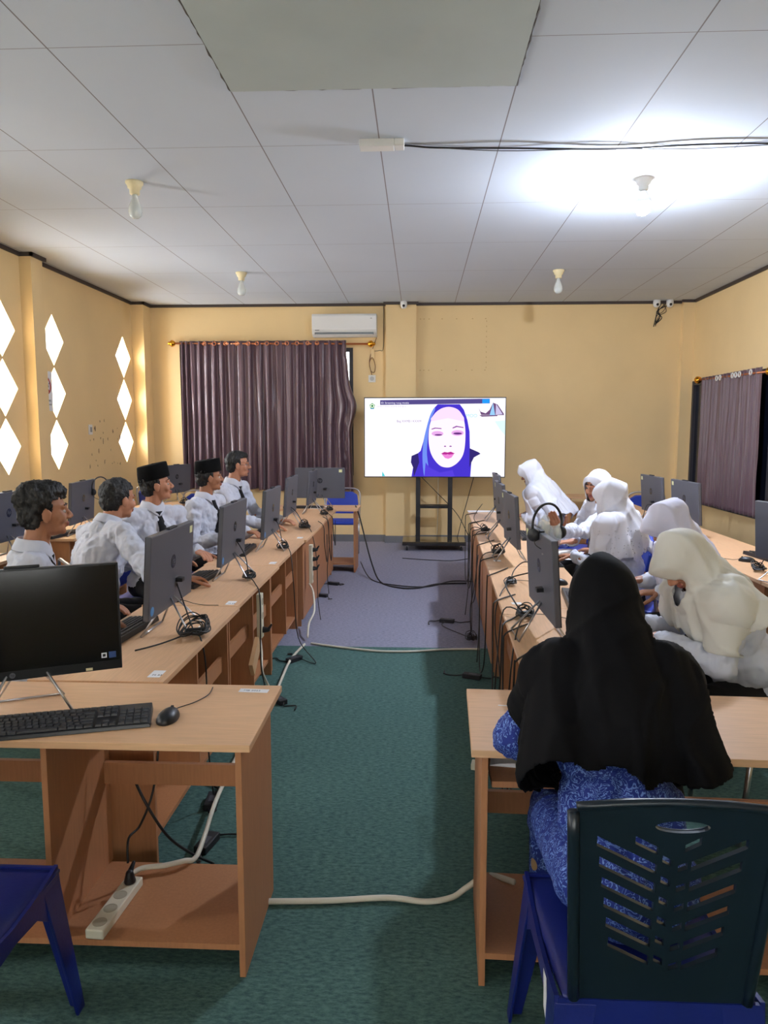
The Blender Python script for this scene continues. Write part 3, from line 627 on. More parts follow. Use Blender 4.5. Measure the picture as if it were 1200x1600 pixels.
def mouse_parts(t):
    g = G(); g.ell((0, 0, .004), (.031, .054, .031), None, 20); me = g.mesh()
    for v in me.vertices:
        if v.co.z < 0: v.co.z = 0
        v.co.x *= 1 - .12 * (v.co.y / .054); 
    link('mouse_body', me, BLACK, t, True)
    G().lathe([(.007, -.003), (.007, .003), (.002, .0035)], 12, 0, M.Translation((0, .03, .027)) @ M.Rotation(R(90), 4, 'Y')).obj('scroll_wheel', BLACKM, t)
    G().tube(spl([(0, .05, .012), (.0, .085, .006), (.03, .14, .004), (.05, .21, .004), (.04, .28, .004)]), .0018, 5).obj('cord', CORD, t, True)
ms = empty('computer_mouse', (-.76, 2.14, DZ), R(-4), 'black mouse beside the keyboard on the front left desk', 'mouse'); mouse_parts(ms)
for x, y, a, l in ((-1.27, 3.68, -100, 'black mouse beside the nearest grey monitor'), (.79, 3.36, 70, 'black mouse against the black headscarf, right row'), (.80, 4.2, 80, 'grey-black mouse beyond the second keyboard of the right row'), (2.2, 5.0, 60, 'black mouse below the large right-edge monitor')):
    dup(ms, (x, y, DZ), R(a), l, 'desk mice')

# ------------------------------------------------------------------ labels, paper, strips
def sheet(name, x, y, w, d, rz, label, m=PAPER, z=DZ, cat='label'):
    o = G().box(-w / 2, -d / 2, 0, w / 2, d / 2, .0006).obj(name, m); o.location = (x, y, z + .0002); o.rotation_euler = (0, 0, rz); return tag(o, label, cat)
for x, y, l in ((-.945, 2.555, 'white sticker on the near corner of the left row'), (-.955, 3.66, 'white sticker on the second desk of the left row'), (-.965, 4.80, 'white sticker on the third desk of the left row'), (-.97, 5.95, 'white sticker on the fourth desk of the left row')):
    o = sheet('desk_sticker', x, y, .045, .075, 0, l); 
    text('M 33', .018, BLACKM, o, M.Translation((-.012, -.02, .0008)) @ M.Rotation(R(0), 4, 'Z'), 'lettering', .0002)
o = sheet('desk_sticker', -.555, 2.40, .10, .032, R(-3), 'worn white sticker on the back edge of the front left desk')
text('MB 2023', .016, mat('faded_ink', (130, 134, 150), .8), o, M.Translation((-.035, -.006, .0008)), 'lettering', .0002)
for x, y, l in ((.50, 3.72, 'white sticker on the right row beside the cable knot'), (.53, 4.95, 'white sticker on the right row near the slanted monitor')): sheet('desk_sticker', x, y, .05, .04, .1, l)
sheet('paper_sheet', .68, 8.0, .3, .16, .05, 'white sheet at the far end of the right row', cat='paper')
sheet('paper_sheet', 1.02, 5.35, .30, .22, .3, 'open white booklet under the writing hand', cat='paper')
sheet('paper_sheet', 1.0, 5.12, .26, .2, -.2, 'loose sheet beside the open booklet', cat='paper')
sheet('paper_sheet', .93, 3.30, .22, .16, .3, 'white booklet before the woman in the ivory veil', cat='paper')
sheet('scratch_mark', .30, 2.30, .085, .006, -.12, 'pale scrape on the front right desktop', cat='mark')
t = empty('paper_stack', (.345, 2.18, .615), 0, 'untidy stack of white papers on the tray under the front right desk', 'papers')
for k in range(5): G().box(-.12, -.10, .004 * k, .12, .10, .004 * k + .003, 0, M.Rotation(R(3 * k - 7), 4, 'Z')).obj('sheet', PAPER, t)
o = G().box(.21, 2.0, .596, .55, 2.36, .614).obj('paper_tray', PANEL); tag(o, 'shallow tray slung under the front right desktop', 'tray')
def strip(loc, rot, n, label, L=.30, plugs=()):
    t = empty('power_strip', loc, 0, label, 'power strip'); t.rotation_euler = rot
    G().box(-.028, 0, 0, .028, L, .03).obj('housing', mat('strip_cream', (220, 214, 192), .45), t, bevel=.004)
    for k in range(n):
        y = L * (k + .55) / (n + .1)
        G().lathe([(.021, .0302), (.021, .0312), (.018, .0312), (.018, .0306), (.003, .0306)], 20, 0, M.Translation((0, y, 0))).obj('outlet', mat('outlet_grey', (176, 168, 146), .6), t)
        if k in plugs:
            G().cap((0, y, .036), .019, (0, y, .06), .013, 12).cap((0, y, .06), .01, (0, y + .03, .08), .006).obj('plug', BLACK, t, True)
    return t
strip((-.95, 1.985, .104), (0, 0, R(-4)), 4, 'cream four-way power strip on the lower shelf of the front left desk', .27, (3,))
strip((-.93, 4.15, .40), (R(90), 0, R(90)), 3, 'cream power strip fixed upright behind the second desk of the left row', .26, (0,))
strip((-.90, 5.98, .34), (R(90), 0, R(90)), 4, 'power strip with three black plugs on the left row back boards', .32, (1, 2, 3))
strip((.47, 3.3, .02), (0, 0, R(80)), 3, 'white power strip lying at the foot of the right row', .22, (1,))
o = G().box(-.011, -.10, 0, .011, .10, .09).obj('wooden_offcut', EDGE); o.location = (-.915, 4.02, .30); o.rotation_euler = (R(34), 0, 0); tag(o, 'loose pale board hanging slanted behind the left row desks', 'board')

# ------------------------------------------------------------------ cables and adapters
def cable(name, pts, r, m, label, k=6): return tag(G().tube(spl(pts, k), r, 7).obj(name, m, None, True), label, 'cable')
cable('floor_cable', [(-.52, 2.32, .012), (-.3, 2.335, .012), (-.1, 2.36, .012), (.03, 2.345, .012), (.12, 2.37, .014), (.17, 2.40, .03), (.24, 2.38, .09), (.32, 2.30, .12)], .010, WCORD, 'thick white cable crossing the aisle between the two front desks')
cable('floor_cable', [(-.80, 5.36, .01), (-.6, 5.28, .01), (-.3, 5.19, .01), (-.05, 5.19, .01), (.2, 5.25, .01), (.45, 5.27, .01)], .008, WCORD, 'white cable along the edge between green and grey carpet')
cable('shelf_cable', [(-.955, 2.255, .13), (-.93, 2.31, .125), (-.86, 2.33, .125), (-.80, 2.36, .125), (-.78, 2.42, .10), (-.80, 2.6, .08), (-.84, 2.9, .06), (-.86, 3.3, .05), (-.87, 3.8, .03), (-.86, 4.3, .02), (-.88, 4.9, .02), (-.84, 5.3, .02)], .009, WCORD, 'white cable leaving the shelf power strip and running along the left row')
cable('strip_cable', [(-.9, 5.96, .34), (-.86, 5.9, .28), (-.83, 5.75, .16), (-.85, 5.6, .1), (-.84, 5.45, .03)], .008, WCORD, 'white lead dropping from the far power strip on the left row')
cable('strip_cable', [(-.92, 4.15, .40), (-.90, 4.1, .33), (-.88, 4.02, .24), (-.86, 4.1, .12), (-.84, 4.15, .02)], .008, WCORD, 'white lead hanging from the upright strip behind the second left desk')
cable('floor_cable', [(-.72, 8.35, .74), (-.66, 8.25, .6), (-.52, 7.9, .2), (-.40, 7.6, .02), (-.2, 7.35, .01), (0, 7.35, .01), (.2, 7.55, .01), (.5, 7.6, .01)], .008, CORD, 'black cable looping over the grey carpet from the far left desk')
cable('floor_cable', [(-.66, 8.3, .1), (-.50, 7.75, .01), (-.2, 7.45, .01), (.1, 7.42, .01), (.35, 7.7, .01), (.6, 7.68, .01)], .006, CORD, 'second black cable beside the looping one on grey carpet')
cable('floor_cable', [(-.2, 9.1, .006), (.1, 9.0, .006), (.4, 8.95, .006), (.62, 9.1, .006)], .005, CORD, 'thin black cable lying before the television stand')
cable('socket_cable', [(-1.0, 2.40, .45), (-.93, 2.35, .35), (-.86, 2.36, .22), (-.80, 2.42, .12), (-.74, 2.5, .03)], .005, CORD, 'black lead dropping behind the front left desk shelf')
cable('plug_cord', [(-.945, 2.235, .19), (-.95, 2.26, .26), (-.93, 2.32, .28), (-.90, 2.38, .4), (-.89, 2.44, .66)], .004, CORD, 'black cord rising from the plugged shelf power strip')
def adapter(x, y, rz, label, z=0):
    t = empty('power_adapter', (x, y, z), rz, label, 'power adapter'); G().box(-.026, -.06, 0, .026, .06, .03).obj('brick', BLACKM, t, bevel=.004)
    G().box(-.012, -.03, .0302, .012, .02, .0306).obj('rating_label', mat('grey_print', (80, 82, 90), .6), t)
    rnd = random.Random(label); a = [(0, .06, .015)]; b = [(0, -.06, .015)]
    for k in range(4): a.append((a[-1][0] + rnd.uniform(-.07, .07), a[-1][1] + rnd.uniform(-.02, .07), .008)); b.append((b[-1][0] + rnd.uniform(-.06, .06), b[-1][1] - rnd.uniform(-.03, .06), .008))
    G().tube(spl(a), .004, 6).obj('cord', CORD, t, True); G().tube(spl(b), .004, 6).obj('cord', CORD, t, True)
adapter(-.81, 2.66, -.2, 'black adapter brick seen through the front left desk, nearer one')
adapter(-.88, 2.98, .1, 'black adapter brick seen through the front left desk, farther one')
adapter(-.82, 4.18, .7, 'black adapter on the green carpet next to the corner of the front left desk')
adapter(-.86, 4.96, -.6, 'black adapter on the green carpet beside the left row')
adapter(-.93, 6.95, 1.2, 'black adapter on grey carpet below the left row boards, nearer')
adapter(-.88, 7.5, 1.2, 'black adapter on grey carpet below the left row boards, farther')
adapter(.24, 6.05, 1.3, 'black adapter on grey carpet beside the right row')
adapter(.35, 4.66, 1.2, 'black adapter on green carpet beside the right row')
def tangle(x, y, z, s, n, label, seed, side=0, ends=()):
    rnd = random.Random(seed); g = G()
    for k in range(n):
        q = []; a0 = rnd.uniform(0, 6.28); rr = s * rnd.uniform(.5, 1); ax = rnd.uniform(.5, 1.1); tl = rnd.uniform(-.6, .6)
        for j in range(9):
            a = a0 + j * .8; q.append((x + rr * .8 * math.cos(a) * ax, y + rr * math.sin(a), z + .012 + abs(rr * (math.sin(a + tl) * .7 + .3)) * rnd.uniform(.5, 1)))
        g.tube(spl(q, 4), .003, 5)
    g.cap((x - s * .3, y, z + .02), .015, (x + s * .5, y + .02, z + .02), .015)
    for e in ends: g.tube(spl([(x, y, z + .02)] + list(e), 6), .0035, 6)
    return tag(g.obj('cable_bundle', CORD, None, True), label, 'cable')
tangle(-.96, 3.05, DZ, .085, 9, 'messy black cable bundle behind the nearest left row monitor', 1, ends=([(-1.0, 3.1, .80), (-1.09, 3.22, .93)], [(-.91, 2.98, .73), (-.885, 2.96, .6), (-.88, 2.94, .3), (-.87, 2.97, .05)], [(-1.05, 2.9, .73), (-1.12, 2.8, .73)]))
tangle(-1.0, 4.25, DZ, .05, 6, 'black cable bundle on the second desk of the left row', 2, ends=([(-1.03, 4.3, .85), (-1.10, 4.38, .93)], [(-.93, 4.1, .73), (-.88, 4.0, .66), (-.87, 3.95, .3), (-.86, 4.1, .03)]))
tangle(-1.0, 5.35, DZ, .055, 6, 'black cable bundle on the third desk of the left row', 3, ends=([(-1.04, 5.4, .9), (-1.09, 5.45, .93)], [(-.92, 5.2, .73), (-.88, 5.1, .5), (-.87, 5.2, .1), (-.7, 4.9, .01), (-.82, 4.96, .02)]))
tangle(-1.02, 6.5, DZ, .08, 8, 'black cable bundle on the fourth desk of the left row', 4, ends=([(-1.1, 6.6, .85), (-1.18, 6.7, .9)], [(-.93, 6.3, .73), (-.87, 6.2, .5), (-.85, 6.1, .2), (-.8, 5.9, .05)]))
tangle(-.98, 7.55, DZ, .06, 5, 'black cables at the far end of the left row', 5, ends=([(-.9, 7.2, .72), (-.87, 7.1, .5), (-.88, 7.0, .25), (-.86, 6.95, .03)],))
tangle(.50, 3.42, DZ, .06, 8, 'black cable knot on the metal foot of the nearest right row monitor', 6, ends=([(.45, 3.4, .8), (.43, 3.6, .86), (.55, 3.62, .9)], [(.42, 3.1, .74), (.385, 3.0, .6), (.38, 3.05, .3), (.40, 3.0, .05)], [(.41, 3.5, .74), (.37, 3.4, .5), (.36, 3.5, .2), (.33, 3.9, .02)]))
tangle(.52, 4.15, DZ, .045, 7, 'small black connector knot before the headset monitor', 7, ends=([(.56, 4.3, .78), (.62, 4.35, .82), (.66, 4.2, .84)], [(.44, 3.9, .73), (.40, 3.8, .6), (.41, 3.6, .3), (.36, 3.9, .05)]))
tangle(.56, 5.2, DZ, .08, 9, 'thick black cable coil by the slanted monitor', 8, ends=([(.52, 5.5, .8), (.60, 5.6, .88)], [(.43, 5.1, .7), (.42, 5.0, .3), (.40, 4.9, .03)]))
tangle(.57, 6.35, DZ, .07, 6, 'black cables between the two far monitors of the right row', 9, ends=([(.50, 6.7, .8), (.6, 7.0, .9)], [(.47, 6.2, .7), (.45, 6.1, .4), (.42, 5.7, .03)], [(.46, 6.6, .7), (.45, 6.5, .3), (.4, 6.2, .03)]))
tangle(.40, 5.45, .02, .07, 6, 'black cables heaped on the floor along the right row', 10, ends=([(.38, 5.3, .3), (.40, 5.2, .5), (.43, 5.3, .70)], [(.2, 5.9, .01), (.24, 6.05, .01)]))
tangle(2.05, 6.85, DZ, .06, 6, 'black cable heap left of the lilac-grey monitor', 11, ends=([(2.1, 6.9, .9), (2.18, 6.95, .9)],))
tangle(2.12, 4.65, DZ, .07, 7, 'dark cable heap below the large right-edge monitor', 12, ends=([(2.1, 4.5, .85), (2.12, 4.42, .9)],))
tangle(-2.78, 8.6, DZ, .07, 6, 'dark cables left of the small wall monitor', 13)
tangle(-.97, 7.95, DZ, .05, 5, 'dark cables on the corner where the far desks meet', 14)
for k, (y0, y1, zz) in enumerate(((2.75, 3.1, .25), (3.3, 3.7, .4), (4.4, 4.9, .2), (5.6, 6.1, .35), (6.4, 6.9, .3), (6.9, 7.6, .25))):
    x = .372 + .028 * (y0 - 2.46)
    cable('hanging_cable', [(x + .14, y0 + .26, .726), (x + .05, y0 + .10, .726), (x - .006, y0 + .01, .722), (x - .014, y0, .68), (x - .02, y0 + .03, zz), (x - .03, (y0 + y1) / 2, zz - .12), (x - .015, y1, .45), (x - .014, y1 + .02, .68), (x - .006, y1 + .03, .722), (x + .04, y1 + .1, .726), (x + .12, y1 + .2, .726)], .004, CORD, ('lowest', 'second', 'third', 'fourth', 'fifth', 'farthest')[k] + ' black cable drooping over the aisle side of the right row')
for k, (y0, zz) in enumerate(((7.15, .3), (6.8, .35), (7.5, .4))):
    cable('hanging_cable', [(-.95, y0 + .1, .74), (-.885, y0, .70), (-.875, y0 - .03, zz + .2), (-.87, y0 + .1, zz), (-.875, y0 + .16, zz + .15), (-.88, y0 + .2, zz + .25)], .004, CORD, ('middle', 'nearest', 'farthest')[k] + ' black cable drooping on the solid far boards of the left row')

# ------------------------------------------------------------------ headsets
def headset(loc, rot, label, r=.085):
    t = empty('headset', loc, 0, label, 'headset'); t.rotation_euler = rot
    q = [(r * math.cos(a), 0, r * 1.05 * math.sin(a)) for a in [R(-25 + k * 230 / 24) for k in range(25)]]
    G().tube(q, .0055, 8).obj('headband', BLACK, t, True)
    for a in (R(-25), R(205)):
        c = V((r * math.cos(a), 0, r * 1.05 * math.sin(a))); s = 1 if c.x > 0 else -1
        G().lathe([(.026, -.012), (.030, 0), (.026, .014), (.01, .018)], 18, 0, M.Translation(c) @ M.Rotation(R(-90 * s), 4, 'Y')).obj('ear_cup', BLACKM, t, True)
    G().tube(spl([(-r * .9, 0, -r * .5), (-r * 1.1, -.03, -r * .9), (-r * .8, -.07, -r * 1.2)]), .002, 5).obj('microphone', BLACK, t, True)
headset((.545, 3.14, 1.20), (R(0), R(0), R(35)), 'black headset hung over the big right row monitor')
headset((-2.78, 6.32, 1.10), (0, 0, R(60)), 'black headset hanging on the monitor by the left wall')
PLASTIC = mat('clear_plastic_wrap', (220, 228, 226), .15, trans=.6, alpha=.45)
g = G(); rnd = random.Random(4); N_ = 9
vs_ = []
for i in range(N_):
    for j in range(N_):
        u = i / (N_ - 1); v = j / (N_ - 1); vs_.append((.555 + .035 * math.sin(u * 9 + v * 4) - .02 * v, 3.0 + .34 * u, 1.21 - .13 * v - .04 * u * v + .02 * math.sin(u * 14 + v * 7)))
g.add(vs_, [(i * N_ + j, i * N_ + j + 1, (i + 1) * N_ + j + 1, (i + 1) * N_ + j) for i in range(N_ - 1) for j in range(N_ - 1)])
o = link('plastic_wrap', finish(g.mesh(), [('SOLIDIFY', dict(thickness=.001)), ('SUBSURF', dict(levels=2))]), PLASTIC, None, True); tag(o, 'crumpled clear plastic wrap on the big right row monitor', 'plastic wrap')

# ------------------------------------------------------------------ chairs
def frame_chair(loc, rz, label, pad, group='metal frame chairs'):
    """front faces +Y"""
    t = empty('office_chair', loc, rz, label, 'chair', group)
    g = G().box(-.20, -.20, .43, .20, .20, .47); g.obj('seat', pad, t, bevel=.015)
    q = M.Translation((0, -.215, .66)) @ M.Rotation(R(8), 4, 'X')
    poly = [(-.19, -.13), (.19, -.13), (.205, .0), (.19, .11), (.13, .15), (-.13, .15), (-.19, .11), (-.205, 0)]
    g = G(); g.prism(poly, -.015, .015, 0, q @ M.Rotation(R(90), 4, 'X')); g.obj('backrest', pad, t, bevel=.01)
    for s in (-1, 1):
        G().tube([(s * .215, -.20, .43), (s * .20, -.255, 0)], .011, 8).obj('leg', CHROME, t, True)
        G().tube([(s * .215, .17, .43), (s * .20, .20, 0)], .011, 8).obj('leg', CHROME, t, True)
    g = G(); g.tube(spl([(-.215, .18, .43), (-.215, -.19, .43), (-.22, -.215, .55), (-.222, -.245, .78), (-.15, -.255, .845), (0, -.256, .85), (.15, -.255, .845), (.222, -.245, .78), (.22, -.215, .55), (.215, -.19, .43), (.215, .18, .43)]), .010, 8); g.obj('frame', CHROME, t, True)
    return t
def face(dx, dy): return -math.atan2(dx, dy)
fc = frame_chair((-1.78, 3.12, 0), face(.9, .4), 'blue metal-framed chair under the man with thick black hair', BLUEC)
chairs = [(-1.80, 4.2, face(.8, .6), 'blue metal-framed chair under the turned man'), (-1.85, 4.95, face(1, 0), 'blue metal-framed chair under the heavier man in a black cap'),
          (-1.76, 5.85, face(1, .1), 'blue metal-framed chair under the younger man in a black cap'), (-1.80, 6.55, face(1, 0), 'blue metal-framed chair under the man with glasses'),
          (1.42, 2.98, face(-1, -.1), 'bright blue chair under the woman in an ivory veil'), (1.42, 4.0, face(-1, 0), 'blue chair under the woman in a lilac veil'), (1.36, 4.85, face(-.9, .4), 'blue chair under the woman in a lace-trimmed veil'),
          (1.52, 5.75, face(-1, 0), 'blue chair under the woman reaching out her hand'), (1.48, 7.2, face(-.9, .4), 'blue chair under the farthest woman in white'),
          (-.98, 9.2, face(0, -1), 'blue chair behind the crosswise far desk'), (-3.45, 9.75, face(1, -.1), 'blue chair against the left wall below the diamonds'), (-2.75, 9.3, face(-.2, 1), 'blue chair with a chrome frame between the capped men'),
          (2.75, 9.3, face(0, 1), 'dark blue chair by the far end of the right wall row'), (2.95, 5.6, face(-1, 0), 'blue chair behind the large right-edge monitor')]
for x, y, a, l in chairs: dup(fc, (x, y, 0), a, l, 'metal frame chairs')
frame_chair((-2.13, 3.75, 0), face(-1, .2), 'teal chair back showing between the first two men', TEAL, None)
def plastic_chair(loc, rz, label):
    t = empty('plastic_chair', loc, rz, label, 'chair', None)
    # backrest plate with chevron slots
    W1, W2, z0, z1 = .172, .194, 0, .452
    me = G().prism([(-W1, z0), (W1, z0), (W2, z1 - .03), (W2 - .012, z1 - .004), (.1, z1 + .006), (0, z1 + .008), (-.1, z1 + .006), (-W2 + .012, z1 - .004), (-W2, z1 - .03)], -.005, .005).mesh()
    c = G()
    def slot(x0, y0, x1, y1, wd):
        d = V((x1 - x0, y1 - y0, 0)).normalized(); n = V((-d.y, d.x, 0)) * wd
        p = [(x0 - n.x, y0 - n.y), (x1 - n.x, y1 - n.y), (x1 + n.x, y1 + n.y), (x0 + n.x, y0 + n.y)]
        p = [(x0, y0 - wd * 1.15), (x1, y1 - wd * 1.15), (x1, y1 + wd * 1.15), (x0, y0 + wd * 1.15)]
        c.prism(p, -.03, .03)
    top = z1
    for k in range(6):
        y = top - .082 - .046 * k; sx = .148 - .007 * k
        slot(-sx, y, -.030, y - (sx - .03) * .52, .0095)
        slot(.035, y - .052 + .0, sx - .01, y - .052 + (sx - .045) * .52, .0095)
        slot(-.021, y - .036, -.003, y - .046, .0065); slot(.010, y - .058, .028, y - .050, .0065)
    slot(-.075, top - .078, -.03, top - .102, .0075); slot(.02, top - .095, .05, top - .077, .0075)
    c.prism([(.012 + .052 * math.cos(a), top - .048 + .013 * math.sin(a)) for a in [2 * PI * k / 20 for k in range(20)]], -.03, .03)
    me = cut(me, c)
    TB = M.Translation((0, -.215, .445)) @ M.Rotation(R(90 + 7), 4, 'X')
    me.transform(TB); link('backrest', me, SHADEP, t)
    g = G()
    for s in (-1, 1):
        pts = [TB @ V((s * (W1 + (W2 - W1) * k / 8 + .002), z0 + (z1 - z0 - .02) * k / 8, .004)) for k in range(9)]
        g.tube(pts, .012, 8)
    pts = [TB @ V((-W2 + .004 + (2 * W2 - .008) * k / 12, z1 - .008 + .012 * math.sin(PI * k / 12), .004)) for k in range(13)]
    g.tube(pts, .009, 8); g.obj('back_rim', SHADEP, t, True)
    g = G(); q = []
    for k in range(11):
        a = PI + PI * k / 10; q.append(TB @ V((.012 + .056 * math.cos(a), top - .048 + .016 * math.sin(a), -.005)))
    g.tube(q, .004, 6); g.obj('handle_lip', SHADEP, t, True)
    # seat shell, side edges dipping in the middle
    N1, N2 = 16, 16; vs = []; fs = []
    for j in range(N2 + 1):
        for i in range(N1 + 1):
            u = i / N1 * 2 - 1; v = j / N2 * 2 - 1
            x = u * (.205 + .012 * v); y = v * .215; z = .445 - .018 * (1 - u * u) * (1 - v * v) - .012 * max(0, v) ** 4 - .03 * abs(u) ** 6 * (1 - abs(v) ** 2)
            vs.append((x, y, z))
            if i < N1 and j < N2: n = j * (N1 + 1) + i; fs.append((n, n + 1, n + N1 + 2, n + N1 + 1))
    link('seat', finish(G().add(vs, fs).mesh(), [('SOLIDIFY', dict(thickness=.008))]), BLUEP, t, True)
    # aprons: side, front and back boards arched between the legs
    g = G()
    for s in (-1, 1):
        poly = [(-.215, .445), (-.1, .425), (0, .418), (.1, .425), (.215, .445), (.235, .0 + .3), (.16, .32), (.10, .365), (0, .375), (-.1, .365), (-.16, .32), (-.235, .3)]
        m_ = M(((0, 0, 1, s * .207), (1, 0, 0, 0), (0, 1, 0, 0), (0, 0, 0, 1))); g.prism(poly, -.005, .005, 0, m_)
    for s in (-1, 1):
        poly = [(-.205, .44), (.205, .44), (.215, .3), (.15, .33), (.1, .365), (-.1, .365), (-.15, .33), (-.215, .3)]
        m_ = M(((1, 0, 0, 0), (0, 0, 1, s * .213), (0, 1, 0, 0), (0, 0, 0, 1))); g.prism(poly, -.005, .005, 0, m_)
    g.obj('apron', BLUEP, t)
    for sx in (-1, 1):
        for sy in (-1, 1):
            tx, ty, bx, by = sx * .21, sy * .218, sx * .245, sy * .262
            vs = []
            for (cx, cy, z, w1) in ((tx, ty, .43, .085), (bx, by, 0, .04)):
                th = .008
                vs += [V((cx, cy, z)), V((cx - sx * w1, cy, z)), V((cx - sx * w1, cy - sy * th, z)), V((cx - sx * th, cy - sy * th, z)), V((cx - sx * th, cy - sy * w1, z)), V((cx, cy - sy * w1, z))]
            g = G().add(vs, [tuple(range(6)), tuple(range(11, 5, -1))] + [(k, (k + 1) % 6, 6 + (k + 1) % 6, 6 + k) for k in range(6)])
            g.obj('leg', BLUEP, t, bevel=.002)
    return t
pc = plastic_chair((.495, 1.63, 0), 0, 'dark blue moulded chair with a chevron-slotted back, under the woman in batik')
g = G().prism([(0, 0), (.036, .004), (.044, -.04), (.06, -.07), (.044, -.09), (.012, -.08), (.008, -.03)], 0, .0008, 0, M(((0, 0, -1, -.2135), (-1, 0, 0, -.10), (0, 1, 0, .415), (0, 0, 0, 1)))); g.obj('torn_label', PAPER, pc)
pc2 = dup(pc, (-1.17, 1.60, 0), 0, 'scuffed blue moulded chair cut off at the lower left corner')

# ------------------------------------------------------------------ people
def rotm(yaw, pitch, roll=0): return (M.Rotation(yaw, 3, 'Z') @ M.Rotation(-pitch, 3, 'X') @ M.Rotation(roll, 3, 'Y'))
def head_prims(g, c, r, s=1, ears=True):
    e = lambda p, rr: g.ell(c + r @ (V(p) * s), [x * s for x in rr], r, 16)
    k = lambda a, ra, b, rb: g.cap(c + r @ (V(a) * s), ra * s, c + r @ (V(b) * s), rb * s, 10)
    e((0, -.012, .028), (.075, .094, .086)); e((0, .016, -.018), (.063, .070, .086)); e((0, .028, -.072), (.048, .052, .038)); e((0, .066, -.092), (.018, .016, .016)); e((0, .040, -.002), (.058, .040, .024))
    for q in (-1, 1):
        e((q * .036, .056, -.028), (.025, .024, .028)); e((q * (.078 if ears else .068), -.006, -.012), (.009, .020, .032)); e((q * (.076 if ears else .066), .006, -.004), (.010, .010, .012)); e((q * .012, .092, -.032), (.010, .012, .009)); k((q * .012, .084, .020), .009, (q * .042, .070, .018), .009)
    k((0, .082, .012), .008, (0, .104, -.026), .012); e((0, .083, -.056), (.023, .014, .0065)); e((0, .082, -.067), (.020, .013, .0075))
def hand_prims(g, wr, d, nrm, side, curl=.5, s=1):
    """wr wrist, d pointing dir, nrm = palm normal (fingers curl towards it), side=+1 thumb along +cross"""
    d = V(d).normalized(); nrm = V(nrm); nrm = (nrm - d * nrm.dot(d)).normalized(); sd = d.cross(nrm) * side
    for q in (-.026, -.009, .009, .026): g.cap(wr + sd * q * .7 * s, .014 * s, wr + d * .082 * s + sd * q * s, .0115 * s, 8)
    for q, L in ((.028, .068), (.0095, .078), (-.0095, .072), (-.028, .056)):
        p = wr + d * .084 * s + sd * q * s; dd = d.copy()
        for seg in (.42, .32, .26):
            dd = (dd + nrm * curl * .75).normalized(); n = p + dd * L * seg * s; g.cap(p, .0086 * s, n, .0078 * s, 8); p = n
    p = wr + d * .02 * s + sd * .028 * s; dd = (d * .6 + sd * .75 + nrm * .35).normalized()
    for seg in (.045, .034, .028):
        n = p + dd * seg * s; g.cap(p, .0115 * s, n, .0098 * s, 8); p = n; dd = (dd + d * .45 + nrm * .15).normalized()
def wrinkle(me, amp, sc=9, seed=0, zlen=.5):
    me.update()
    no = [v.normal.copy() for v in me.vertices]
    for v, n in zip(me.vertices, no):
        c = v.co; q = V((c.x * sc + seed, c.y * sc, c.z * sc * zlen))
        d = noise.noise(q) * .8 + .6 * (.35 - abs(noise.noise(q * 1.9 + V((3, 1, seed))))) * 1.6 - .3 * abs(noise.noise(q * 4.1))
        v.co = c + n * amp * d
def dele(me, fn):
    bm = bmesh.new(); bm.from_mesh(me); bmesh.ops.delete(bm, geom=[v for v in bm.verts if fn(v.co)], context='VERTS'); bm.to_mesh(me); bm.free(); return me
def biggest(me):
    bm = bmesh.new(); bm.from_mesh(me); seen = set(); comps = []
    for v in bm.verts:
        if v in seen: continue
        st = [v]; seen.add(v); cc = [v]
        while st:
            a = st.pop()
            for e in a.link_edges:
                b = e.other_vert(a)
                if b not in seen: seen.add(b); st.append(b); cc.append(b)
        comps.append(cc)
    comps.sort(key=len); bmesh.ops.delete(bm, geom=[v for c in comps[:-1] for v in c], context='VERTS'); bm.to_mesh(me); bm.free(); return me
